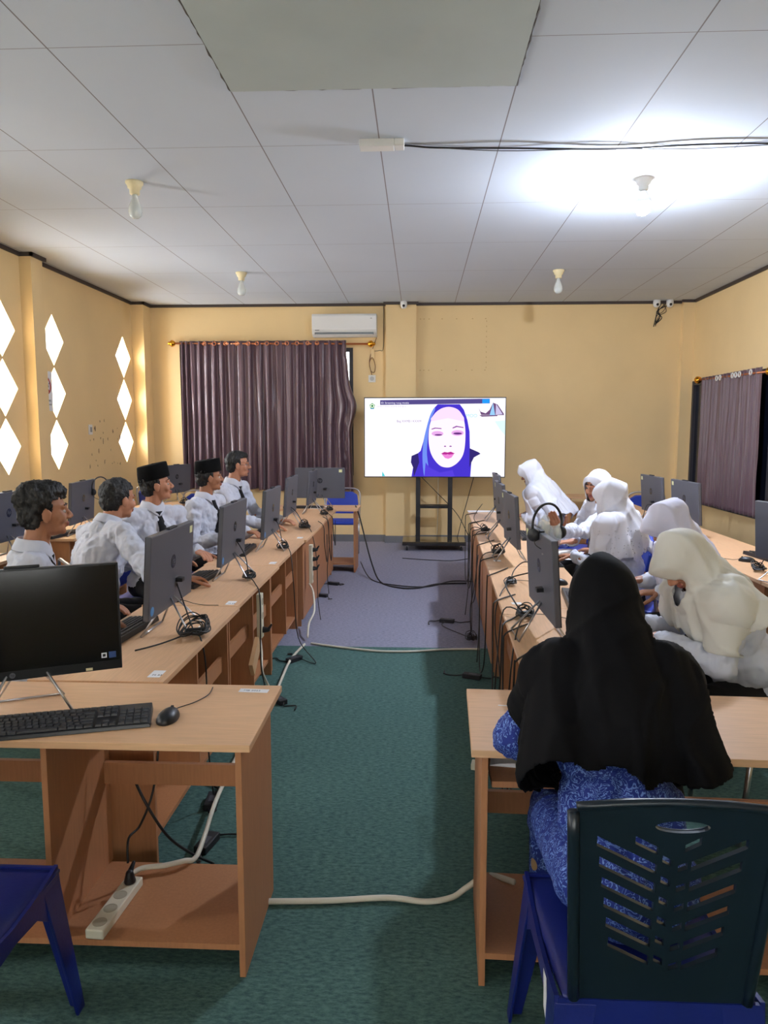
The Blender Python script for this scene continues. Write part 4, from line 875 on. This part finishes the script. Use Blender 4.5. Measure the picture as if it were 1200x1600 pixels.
def person(loc, rz, label, kind='man', lean=5, leanx=0, hyaw=0, hpitch=0, hroll=0, seat=.47, spine=.50, neck=.155, wide=1.0, el=None, wr=None, hd=None, hn=None, curl=(.5, .5), skin=SKIN, top=SHIRT, bottom=BLACKC, hair=HAIR, cap=False, tie=False, glasses=False, veil=None, vlen=.30, vwide=1.0, hs=1.0, seed=0, foot=.42, vfold=.014, hfwd=0, lace=False, body_len=0, hair_style='short', vback=0, visor=0):
    t = empty('person', loc, rz, label, 'person')
    u = V((math.sin(R(leanx)), math.sin(R(lean)), math.cos(R(lean)))).normalized(); fwd = V((0, 1, 0)); fwd = (fwd - u * fwd.dot(u)).normalized(); sx = u.cross(V((0, 1, 0))).normalized() * 1
    sx = fwd.cross(u)
    pel = V((0, 0, seat + .09)); chest = pel + u * spine * .62; nb = pel + u * spine; sh = [pel + u * (spine * .88) + sx * q * .165 * wide for q in (-1, 1)]
    hr = rotm(hyaw, hpitch, hroll); nv = (u * .6 + V((0, 0, .4)) + fwd * .12).normalized(); hc = nb + nv * neck + V((0, hfwd, 0)) + hr @ V((0, .018, 0))
    el = el or [V((-.24, .06, .72)), V((.24, .06, .72))]; wr = wr or [V((-.16, .30, .77)), V((.16, .30, .77))]
    el = [V(p) for p in el]; wr = [V(p) for p in wr]; hd = hd or [(.1, 1, -.05), (-.1, 1, -.05)]; hn = hn or [(0, 0, -1), (0, 0, -1)]
    trot = M((sx, fwd, u)).transposed()
    hips = [V((q * .09, .03, seat + .075)) for q in (-1, 1)]; knees = [V((q * .11, .44, seat + .03)) for q in (-1, 1)]; ank = [V((q * .11, foot, .09)) for q in (-1, 1)]
    def torso(g, inf, w=1.0):
        g.ell(pel, (.155 * wide + inf, .125 * w + inf, .11 + inf), trot, 20); g.ell(pel + u * spine * .3 + fwd * .015, (.145 * wide + inf, (.115 * w + inf), .13 + inf), trot, 20)
        g.ell(chest, (.152 * wide + inf, .112 * w + inf, .165 + inf), trot, 20); g.cap(sh[0], .056 + inf, sh[1], .056 + inf, 14)
        g.cap(pel + u * spine * .92 - fwd * .01, .075 + inf * .6, nb, .055 + inf * .5, 14)
    def arms(g, a, b, c, stop=1.0):
        for i in (0, 1):
            w_ = el[i] + (wr[i] - el[i]) * stop; g.cap(sh[i], a, el[i], b, 12); g.cap(el[i], b, w_, c, 12)
    g = G(); head_prims(g, hc, hr, hs, not veil); g.cap(hc + hr @ V((0, -.025, -.05)), .052, nb - u * .03, .056, 14); torso(g, -.022); arms(g, .042, .036, .025)
    for i in (0, 1):
        hand_prims(g, wr[i], hd[i], hn[i], (1, -1)[i], curl[i]); g.cap(wr[i] - V(hd[i]).normalized() * .02, .024, wr[i] + V(hd[i]).normalized() * .02, .022)
        g.cap(hips[i], .072, knees[i], .05); g.cap(knees[i], .048, ank[i], .036); g.cap(ank[i] + V((0, -.02, -.05)), .03, ank[i] + V((0, .12, -.06)), .026)
    body = link('body', blob(g, .0048, 2, .5), skin, t, True)
    # lips as a second material on the body
    body.data.materials.append(LIP)
    inv = hr.transposed()
    for p in body.data.polygons:
        q = inv @ (p.center - hc) / hs
        if q.y > .082 and abs(q.x) < .022 and -.073 < q.z < -.050: p.material_index = 1
    H3 = lambda p: hc + hr @ (V(p) * hs)
    for q in (-1, 1):
        eb = G().ell(H3((q * .031, .0690, -.003)), (.0125, .0115, .0085), hr, 14).obj('eye', EYEW, t, True)
        G().ell(H3((q * .031, .0768, -.004)), (.0065, .0045, .0060), hr, 12).obj('iris', EYED, eb, True)
        G().cap(H3((q * .012, .090, .027)), .0035, H3((q * .046, .073, .026)), .0028, 8).obj('eyebrow', HAIR, t, True)
    # top
    g = G(); torso(g, .012 if kind == 'man' else .022); arms(g, .060, .050, .040, .93); sm = blob(g, .0075, 5)
    bvh0 = BVHTree.FromPolygons([v.co.copy() for v in sm.vertices], [tuple(p.vertices) for p in sm.polygons])
    wrinkle(sm, .022, 8, seed, .9); wrinkle(sm, .010, 19, seed + 9, .5)
    inv3 = trot.transposed()
    sm = dele(sm, lambda c: (inv3 @ (c - nb)).z > .012)
    if body_len: sm = dele(sm, lambda c: c.z < seat - .02)
    bvh = BVHTree.FromPolygons([v.co.copy() for v in sm.vertices], [tuple(p.vertices) for p in sm.polygons])
    sm = finish(sm, [('SOLIDIFY', dict(thickness=.003, offset=1))]); link('shirt' if kind == 'man' else 'blouse', sm, top, t, True)
    g = G()
    for i in (0, 1): g.cap(hips[i], .086, knees[i], .068, 14); g.cap(knees[i], .066, ank[i], .05, 14)
    g.ell(pel - V((0, 0, .03)), (.168 * wide, .14, .10), None, 18)
    if kind != 'man': g.cap(knees[0] + V((0, -.03, -.03)), .075, knees[1] + V((0, -.03, -.03)), .075); g.cap(ank[0] + V((0, 0, .06)), .06, ank[1] + V((0, 0, .06)), .06); g.cap((knees[0] + knees[1]) / 2 + V((0, 0, -.06)), .09, (ank[0] + ank[1]) / 2 + V((0, 0, .08)), .09)
    pm = blob(g, .010, 5); wrinkle(pm, .010, 9, seed + 4); link('trousers' if kind == 'man' else 'skirt', pm, bottom, t, True)
    for i in (0, 1):
        G().cap(ank[i] + V((0, -.03, -.045)), .042, ank[i] + V((0, .13, -.055)), .034, 14).obj('shoe', BLACK, t, True)
    if kind == 'man':
        # collar: stand band and folded leaf
        for q in (0,):
            N_ = 28; vs = []; fs = []
            for j, (rad, hh) in enumerate(((.060, -.020), (.0625, .046), (.066, .052), (.076, .030), (.088, -.008))):
                for k_ in range(N_):
                    a = 2 * PI * k_ / N_ + PI / 2; front = max(0, math.cos(a - PI / 2)) ** 6
                    dz = -front * .030; ext = -front * .022 if j == 4 else 0
                    vs.append(nb + sx * rad * math.cos(a) * 1.02 + fwd * (rad * math.sin(a) * 1.02 - .004) + u * (hh + dz + ext))
            for j in range(4):
                for k_ in range(N_): fs.append((j * N_ + k_, j * N_ + (k_ + 1) % N_, (j + 1) * N_ + (k_ + 1) % N_, (j + 1) * N_ + k_))
            cm = finish(G().add(vs, fs).mesh(), [('SOLIDIFY', dict(thickness=.002)), ('SUBSURF', dict(levels=1))]); link('collar', cm, top, t, True)
        if tie:
            g = G(); base = nb + fwd * .078 - u * .022; pts = []
            for k_ in range(13):
                s_ = k_ / 12; p = nb - u * (.02 + .40 * s_); h_ = bvh.ray_cast(p + fwd * .4, -fwd); p = p + fwd * max(.076, (h_[0] - p).dot(fwd) + .006 if h_[0] else 0); w_ = .022 + .022 * s_ if s_ > .08 else .026
                pts.append((p, w_))
            vs = []; fs = []
            for p, w_ in pts: vs += [p - sx * w_, p + fwd * .007, p + sx * w_]
            for k_ in range(12): a = k_ * 3; fs += [(a, a + 1, a + 4, a + 3), (a + 1, a + 2, a + 5, a + 4)]
            tm_ = finish(G().add(vs, fs).mesh(), [('SOLIDIFY', dict(thickness=.004))]); link('tie', tm_, BLACKC, t, True)
    if kind == 'man':
        g = G(); g.ell(H3((0, -.016, .034)), [x * hs for x in (.083, .100, .094)], hr, 22); g.ell(H3((0, -.045, -.015)), [x * hs for x in (.072, .066, .066)], hr, 18)
        if hair_style == 'thick': g.ell(H3((0, .018, .082)), [x * hs for x in (.064, .072, .046)], hr, 16); g.ell(H3((0, -.03, .06)), [x * hs for x in (.086, .092, .08)], hr, 16)
        if hair_style == 'swept': g.ell(H3((0, .03, .078)), [x * hs for x in (.060, .058, .036)], hr, 16)
        hm = blob(g, .006, 2); wrinkle(hm, .008 if hair_style != 'thick' else .016, 30, seed); wrinkle(hm, .006, 75, seed)
        def isout(c):
            q = inv @ (c - hc) / hs
            if q.z < -.075: return True
            hl = .062 if q.y > .06 else .062 - (.06 - q.y) * 1.5
            if q.y > .022 and q.z < (.058 if hair_style != 'thick' else .050): return True
            if q.y > -.012 and q.z < .0: return True
            if q.y > -.03 and q.z < -.035: return True
            return False
        hm = dele(hm, isout); link('hair', finish(hm, [('SOLIDIFY', dict(thickness=.004, offset=-1))]), hair, t, True)
    if cap:
        vs = []; fs = []; N_ = 36; prof = [(.0835, .104, .040), (.086, .107, .046), (.084, .105, .092), (.079, .100, .138), (.074, .095, .142), (.03, .05, .139), (.001, .001, .138)]
        for rx, ry, z in prof:
            for k_ in range(N_):
                a = 2 * PI * k_ / N_; vs.append(H3((rx * math.cos(a), -.010 + ry * math.sin(a), z + .010 * math.sin(a))))
        for j in range(len(prof) - 1):
            for k_ in range(N_): fs.append((j * N_ + k_, j * N_ + (k_ + 1) % N_, (j + 1) * N_ + (k_ + 1) % N_, (j + 1) * N_ + k_))
        link('cap', finish(G().add(vs, fs).mesh(), [('SOLIDIFY', dict(thickness=.003))]), VELVET, t, True)
    if glasses:
        g = G()
        for q in (-1, 1):
            g.tube([H3((q * .033 + .024 * math.cos(a), .094, -.004 + .017 * math.sin(a))) for a in [2 * PI * k_ / 16 for k_ in range(16)]], .0017, 5, closed=True)
            g.tube([H3((q * .057, .092, .002)), H3((q * .082, .05, .002)), H3((q * .084, -.01, -.002))], .0016, 5)
        g.tube([H3((-.010, .094, .0)), H3((0, .100, .004)), H3((.010, .094, .0))], .0015, 5); g.obj('glasses', BLACK, t, True)
    if veil:
        g = G(); e = lambda p, rr: g.ell(H3(p), [x * hs for x in rr], hr, 24)
        e((0, -.012, .030), (.090, .110, .100)); e((0, .004, -.022), (.084, .094, .096)); e((0, .018, -.075), (.072, .080, .060)); e((0, .028 + visor, .028), (.078, .086, .082))
        b0 = H3((0, -.020, .0)); g.cap(b0, .090, nb - u * .02 - fwd * .02, .118, 18); g.cap(b0, .085, nb - u * .13 - fwd * .045, .13, 18); g.cap(H3((0, .02, -.09)), .062, nb + fwd * .045 - u * .03, .085, 16)
        sw = vwide
        g.cap(sh[0] * sw + (pel + u * spine * .86) * (1 - sw) + u * .0, .075, nb, .085, 14); g.cap(sh[1] * sw + (pel + u * spine * .86) * (1 - sw), .075, nb, .085, 14)
        for q in (-1, -.5, 0, .5, 1):
            a = nb + sx * q * .15 * sw * wide; 
            g.cap(a - u * .03 - fwd * .04, .07, a - u * vlen + sx * q * .05 * sw - fwd * (.055 + vback * 1.0), .08, 14)
            g.cap(a - u * .05 + fwd * .05, .06, a - u * vlen * .95 + sx * q * .04 * sw + fwd * .085, .06, 14)
        g.ell(chest + u * .03, ((.158 * wide + .03) * sw, .15, .16), trot, 22)
        vm = blob(g, .0085, 7)
        rn = random.Random(seed); phs = [rn.uniform(0, 6.28) for _ in range(6)]
        def out(c):
            q = inv @ (c - hc) / hs; z3 = (inv3 @ (c - nb)); ang = math.atan2(z3.x, z3.y)
            if q.y > .025 and (q.x / .056) ** 2 + ((q.z + .026) / (.074)) ** 2 < 1: return True
            return z3.z < -vlen - .02 + .025 * math.sin(ang * 3 + phs[3]) + .015 * math.sin(ang * 8) - .06 * vback * max(0, -math.cos(ang))
        vm = biggest(dele(vm, out))
        for rep in (0, 1):
            for v in vm.vertices:
                if (inv3 @ (v.co - nb)).z > .10: continue
                lo, nn, _, dist = bvh0.find_nearest(v.co, .12)
                if lo is not None and (v.co - lo).dot(nn) < .022: v.co = lo + nn * .022
            if rep == 0: vm = finish(vm, [('SMOOTH', dict(factor=.5, iterations=3))])
        vm.update(); no = [v.normal.copy() for v in vm.vertices]; rg = lambda a_: 1 - 1.8 * abs(math.sin(a_)) ** .6
        for v, n in zip(vm.vertices, no):
            c = v.co; q3 = inv3 @ (c - nb); dd = max(0, min(1, (.16 - q3.z) / .36)); ang = math.atan2(q3.x, q3.y)
            q4 = noise.noise(V((c.x * 5 + seed, c.y * 5, c.z * 3)))
            f = rg(ang * 3.5 + phs[0] + q3.z * 4 + q4 * 3) * .6 + rg(ang * 7.5 + phs[1] - q3.z * 6 + q4 * 3) * .45
            h = inv @ (c - hc) / hs; top_ = max(0, 1 - dd * 1.6)
            f2 = rg(math.atan2(h.z + .13, h.y - .03) * 5 + phs[4] + h.x * 14 + q4 * 1.5) * .5 if h.y > -.2 else 0
            v.co = c + n * (vfold * (max(-.3, f) + .35) * (.15 + 1.5 * dd) + vfold * f2 * top_ * 1.3 + .005 * q4)
        vo = link('headscarf', finish(vm, [('SMOOTH', dict(factor=.5, iterations=1)), ('SOLIDIFY', dict(thickness=.003, offset=1))]), veil, t, True)
        if lace:
            g = G(); rn = random.Random(9); vv = vo.data.vertices; cand = [v for v in vv if -.24 < (inv3 @ (v.co - nb)).z < -.06 and (inv3 @ (v.co - nb)).y < .04]
            for v in rn.sample(cand, min(150, len(cand))): g.ell(v.co + v.normal * .002, (.004, .004, .004), None, 6)
            g.obj('beadwork', mat('silver_beads', (196, 196, 206), .3, metal=.4), vo, True)['kind'] = 'stuff'
    return t
def Lp(loc, rz, w_):   # world point -> local point of a person at loc, rz
    return M.Rotation(-rz, 3, 'Z') @ (V(w_) - V((loc[0], loc[1], 0)))
def place(loc, dirv, label, headdir=None, elw=None, wrw=None, **k):
    rz = face(*dirv)
    if headdir: k['hyaw'] = face(*headdir) - rz
    if elw: k['el'] = [Lp(loc, rz, p) for p in elw]
    if wrw: k['wr'] = [Lp(loc, rz, p) for p in wrw]
    if 'hdw' in k: k['hd'] = [M.Rotation(-rz, 3, 'Z') @ V(p) for p in k.pop('hdw')]
    if 'hnw' in k: k['hn'] = [M.Rotation(-rz, 3, 'Z') @ V(p) for p in k.pop('hnw')]
    return person((loc[0], loc[1], 0), rz, label, **k)
place((-1.74, 3.10), (.9, .35), 'man with thick black hair in a white shirt seated nearest on the left', (.80, .58), lean=7, spine=.525, neck=.165, hpitch=-.03, skin=SKIN, hair_style='thick', seed=1, tie=True)
place((-1.90, 3.98), (.62, .78), 'man in a white shirt turned with his back to the camera, hand by the monitor', (.58, .82), lean=23, leanx=-3, spine=.54, neck=.15, wide=1.24, skin=SKIN2, hair=HAIR2, seed=2, hpitch=.08,
      elw=[(-1.86, 4.45, .80), (-1.40, 3.78, .82)], wrw=[(-1.55, 4.6, .76), (-1.30, 4.0, .77)])
place((-1.84, 4.98), (.78, -.60), 'heavier man in a black cap with a loosened tie, looking up at the television', (.90, .42), lean=2, spine=.51, neck=.155, wide=1.12, cap=True, tie=True, skin=SKIN2, seed=3, hpitch=-.12)
place((-1.74, 5.88), (.95, -.28), 'younger man in a black cap and white shirt, in profile', (.90, .42), lean=2, spine=.50, neck=.16, cap=True, tie=True, skin=SKIN, seed=4, hpitch=-.04)
place((-1.75, 6.62), (.94, -.30), 'man with glasses and a tie, resting his forearm on the desk', (.96, .26), lean=8, spine=.57, neck=.165, tie=True, glasses=True, skin=SKIN2, seed=5, hair_style='swept', hpitch=-.02,
      elw=[(-1.53, 6.82, .82), (-1.57, 6.38, .82)], wrw=[(-1.28, 6.75, .765), (-1.30, 6.34, .765)], hdw=[(1, -.2, 0), (1, .1, 0)], hnw=[(0, 0, -1), (0, 0, -1)])
# women on the right row
place((.495, 1.66), (0.02, 1), 'woman in a long black headscarf and blue batik, seen from behind', (0.0, 1), kind='woman', lean=30, spine=.52, neck=.15, wide=.84, veil=HJB, top=BATIK, bottom=BATIK, vlen=.29, vwide=1.0, hpitch=.35, seed=11, seat=.46, vfold=.012, vback=.0,
      elw=[(.265, 1.93, .77), (.72, 1.97, .77)], wrw=[(.42, 2.15, .765), (.62, 2.15, .765)], body_len=0)
place((1.40, 3.02), (-.98, -.14), 'woman in an ivory veil and white blouse bending over her desk', (-.97, -.12), kind='woman', lean=33, spine=.50, neck=.13, wide=1.0, veil=HJC, vlen=.15, vwide=.92, hpitch=.85, seed=12, skin=SKIN2, vfold=.014, visor=.018,
      elw=[(1.16, 2.80, .70), (1.12, 3.25, .72)], wrw=[(.97, 2.98, .76), (.95, 3.15, .76)])
place((1.54, 3.95), (-1, 0), 'woman in a lilac-white veil half hidden behind the ivory veil', (-1, .10), kind='woman', lean=20, spine=.46, neck=.13, veil=HJL, vlen=.24, hpitch=.65, seed=13, visor=.03, vfold=.014)
place((1.36, 4.82), (-.80, .60), 'woman in a white veil with beaded lace edge, turned away', (-.72, .70), kind='woman', lean=10, spine=.48, neck=.13, wide=.88, veil=HJW, vlen=.24, hpitch=.10, seed=14, lace=True, vfold=.014, visor=.01)
place((1.52, 5.80), (-.98, -.15), 'woman in a white veil reaching her open hand over the desk', (-.78, -.60), kind='woman', lean=12, spine=.49, neck=.13, veil=HJW, vlen=.18, hpitch=.12, seed=15, skin=SKIN2, wide=.92,
      elw=[(1.22, 5.45, .86), (1.24, 5.85, .80)], wrw=[(.97, 5.10, .90), (1.13, 5.45, .78)][::1], hdw=[(-.45, -.1, .9), (-1, -.2, -.02)], hnw=[(-.3, -1, 0), (0, 0, -1)], curl=(.15, .4))
place((1.36, 7.22), (-.88, .45), 'farthest woman, bowed under a large white veil', (-.9, .40), kind='woman', lean=24, spine=.54, neck=.14, veil=HJW, vlen=.36, hpitch=.40, seed=16, vwide=1.1, vback=.08, visor=.02, vfold=.014)
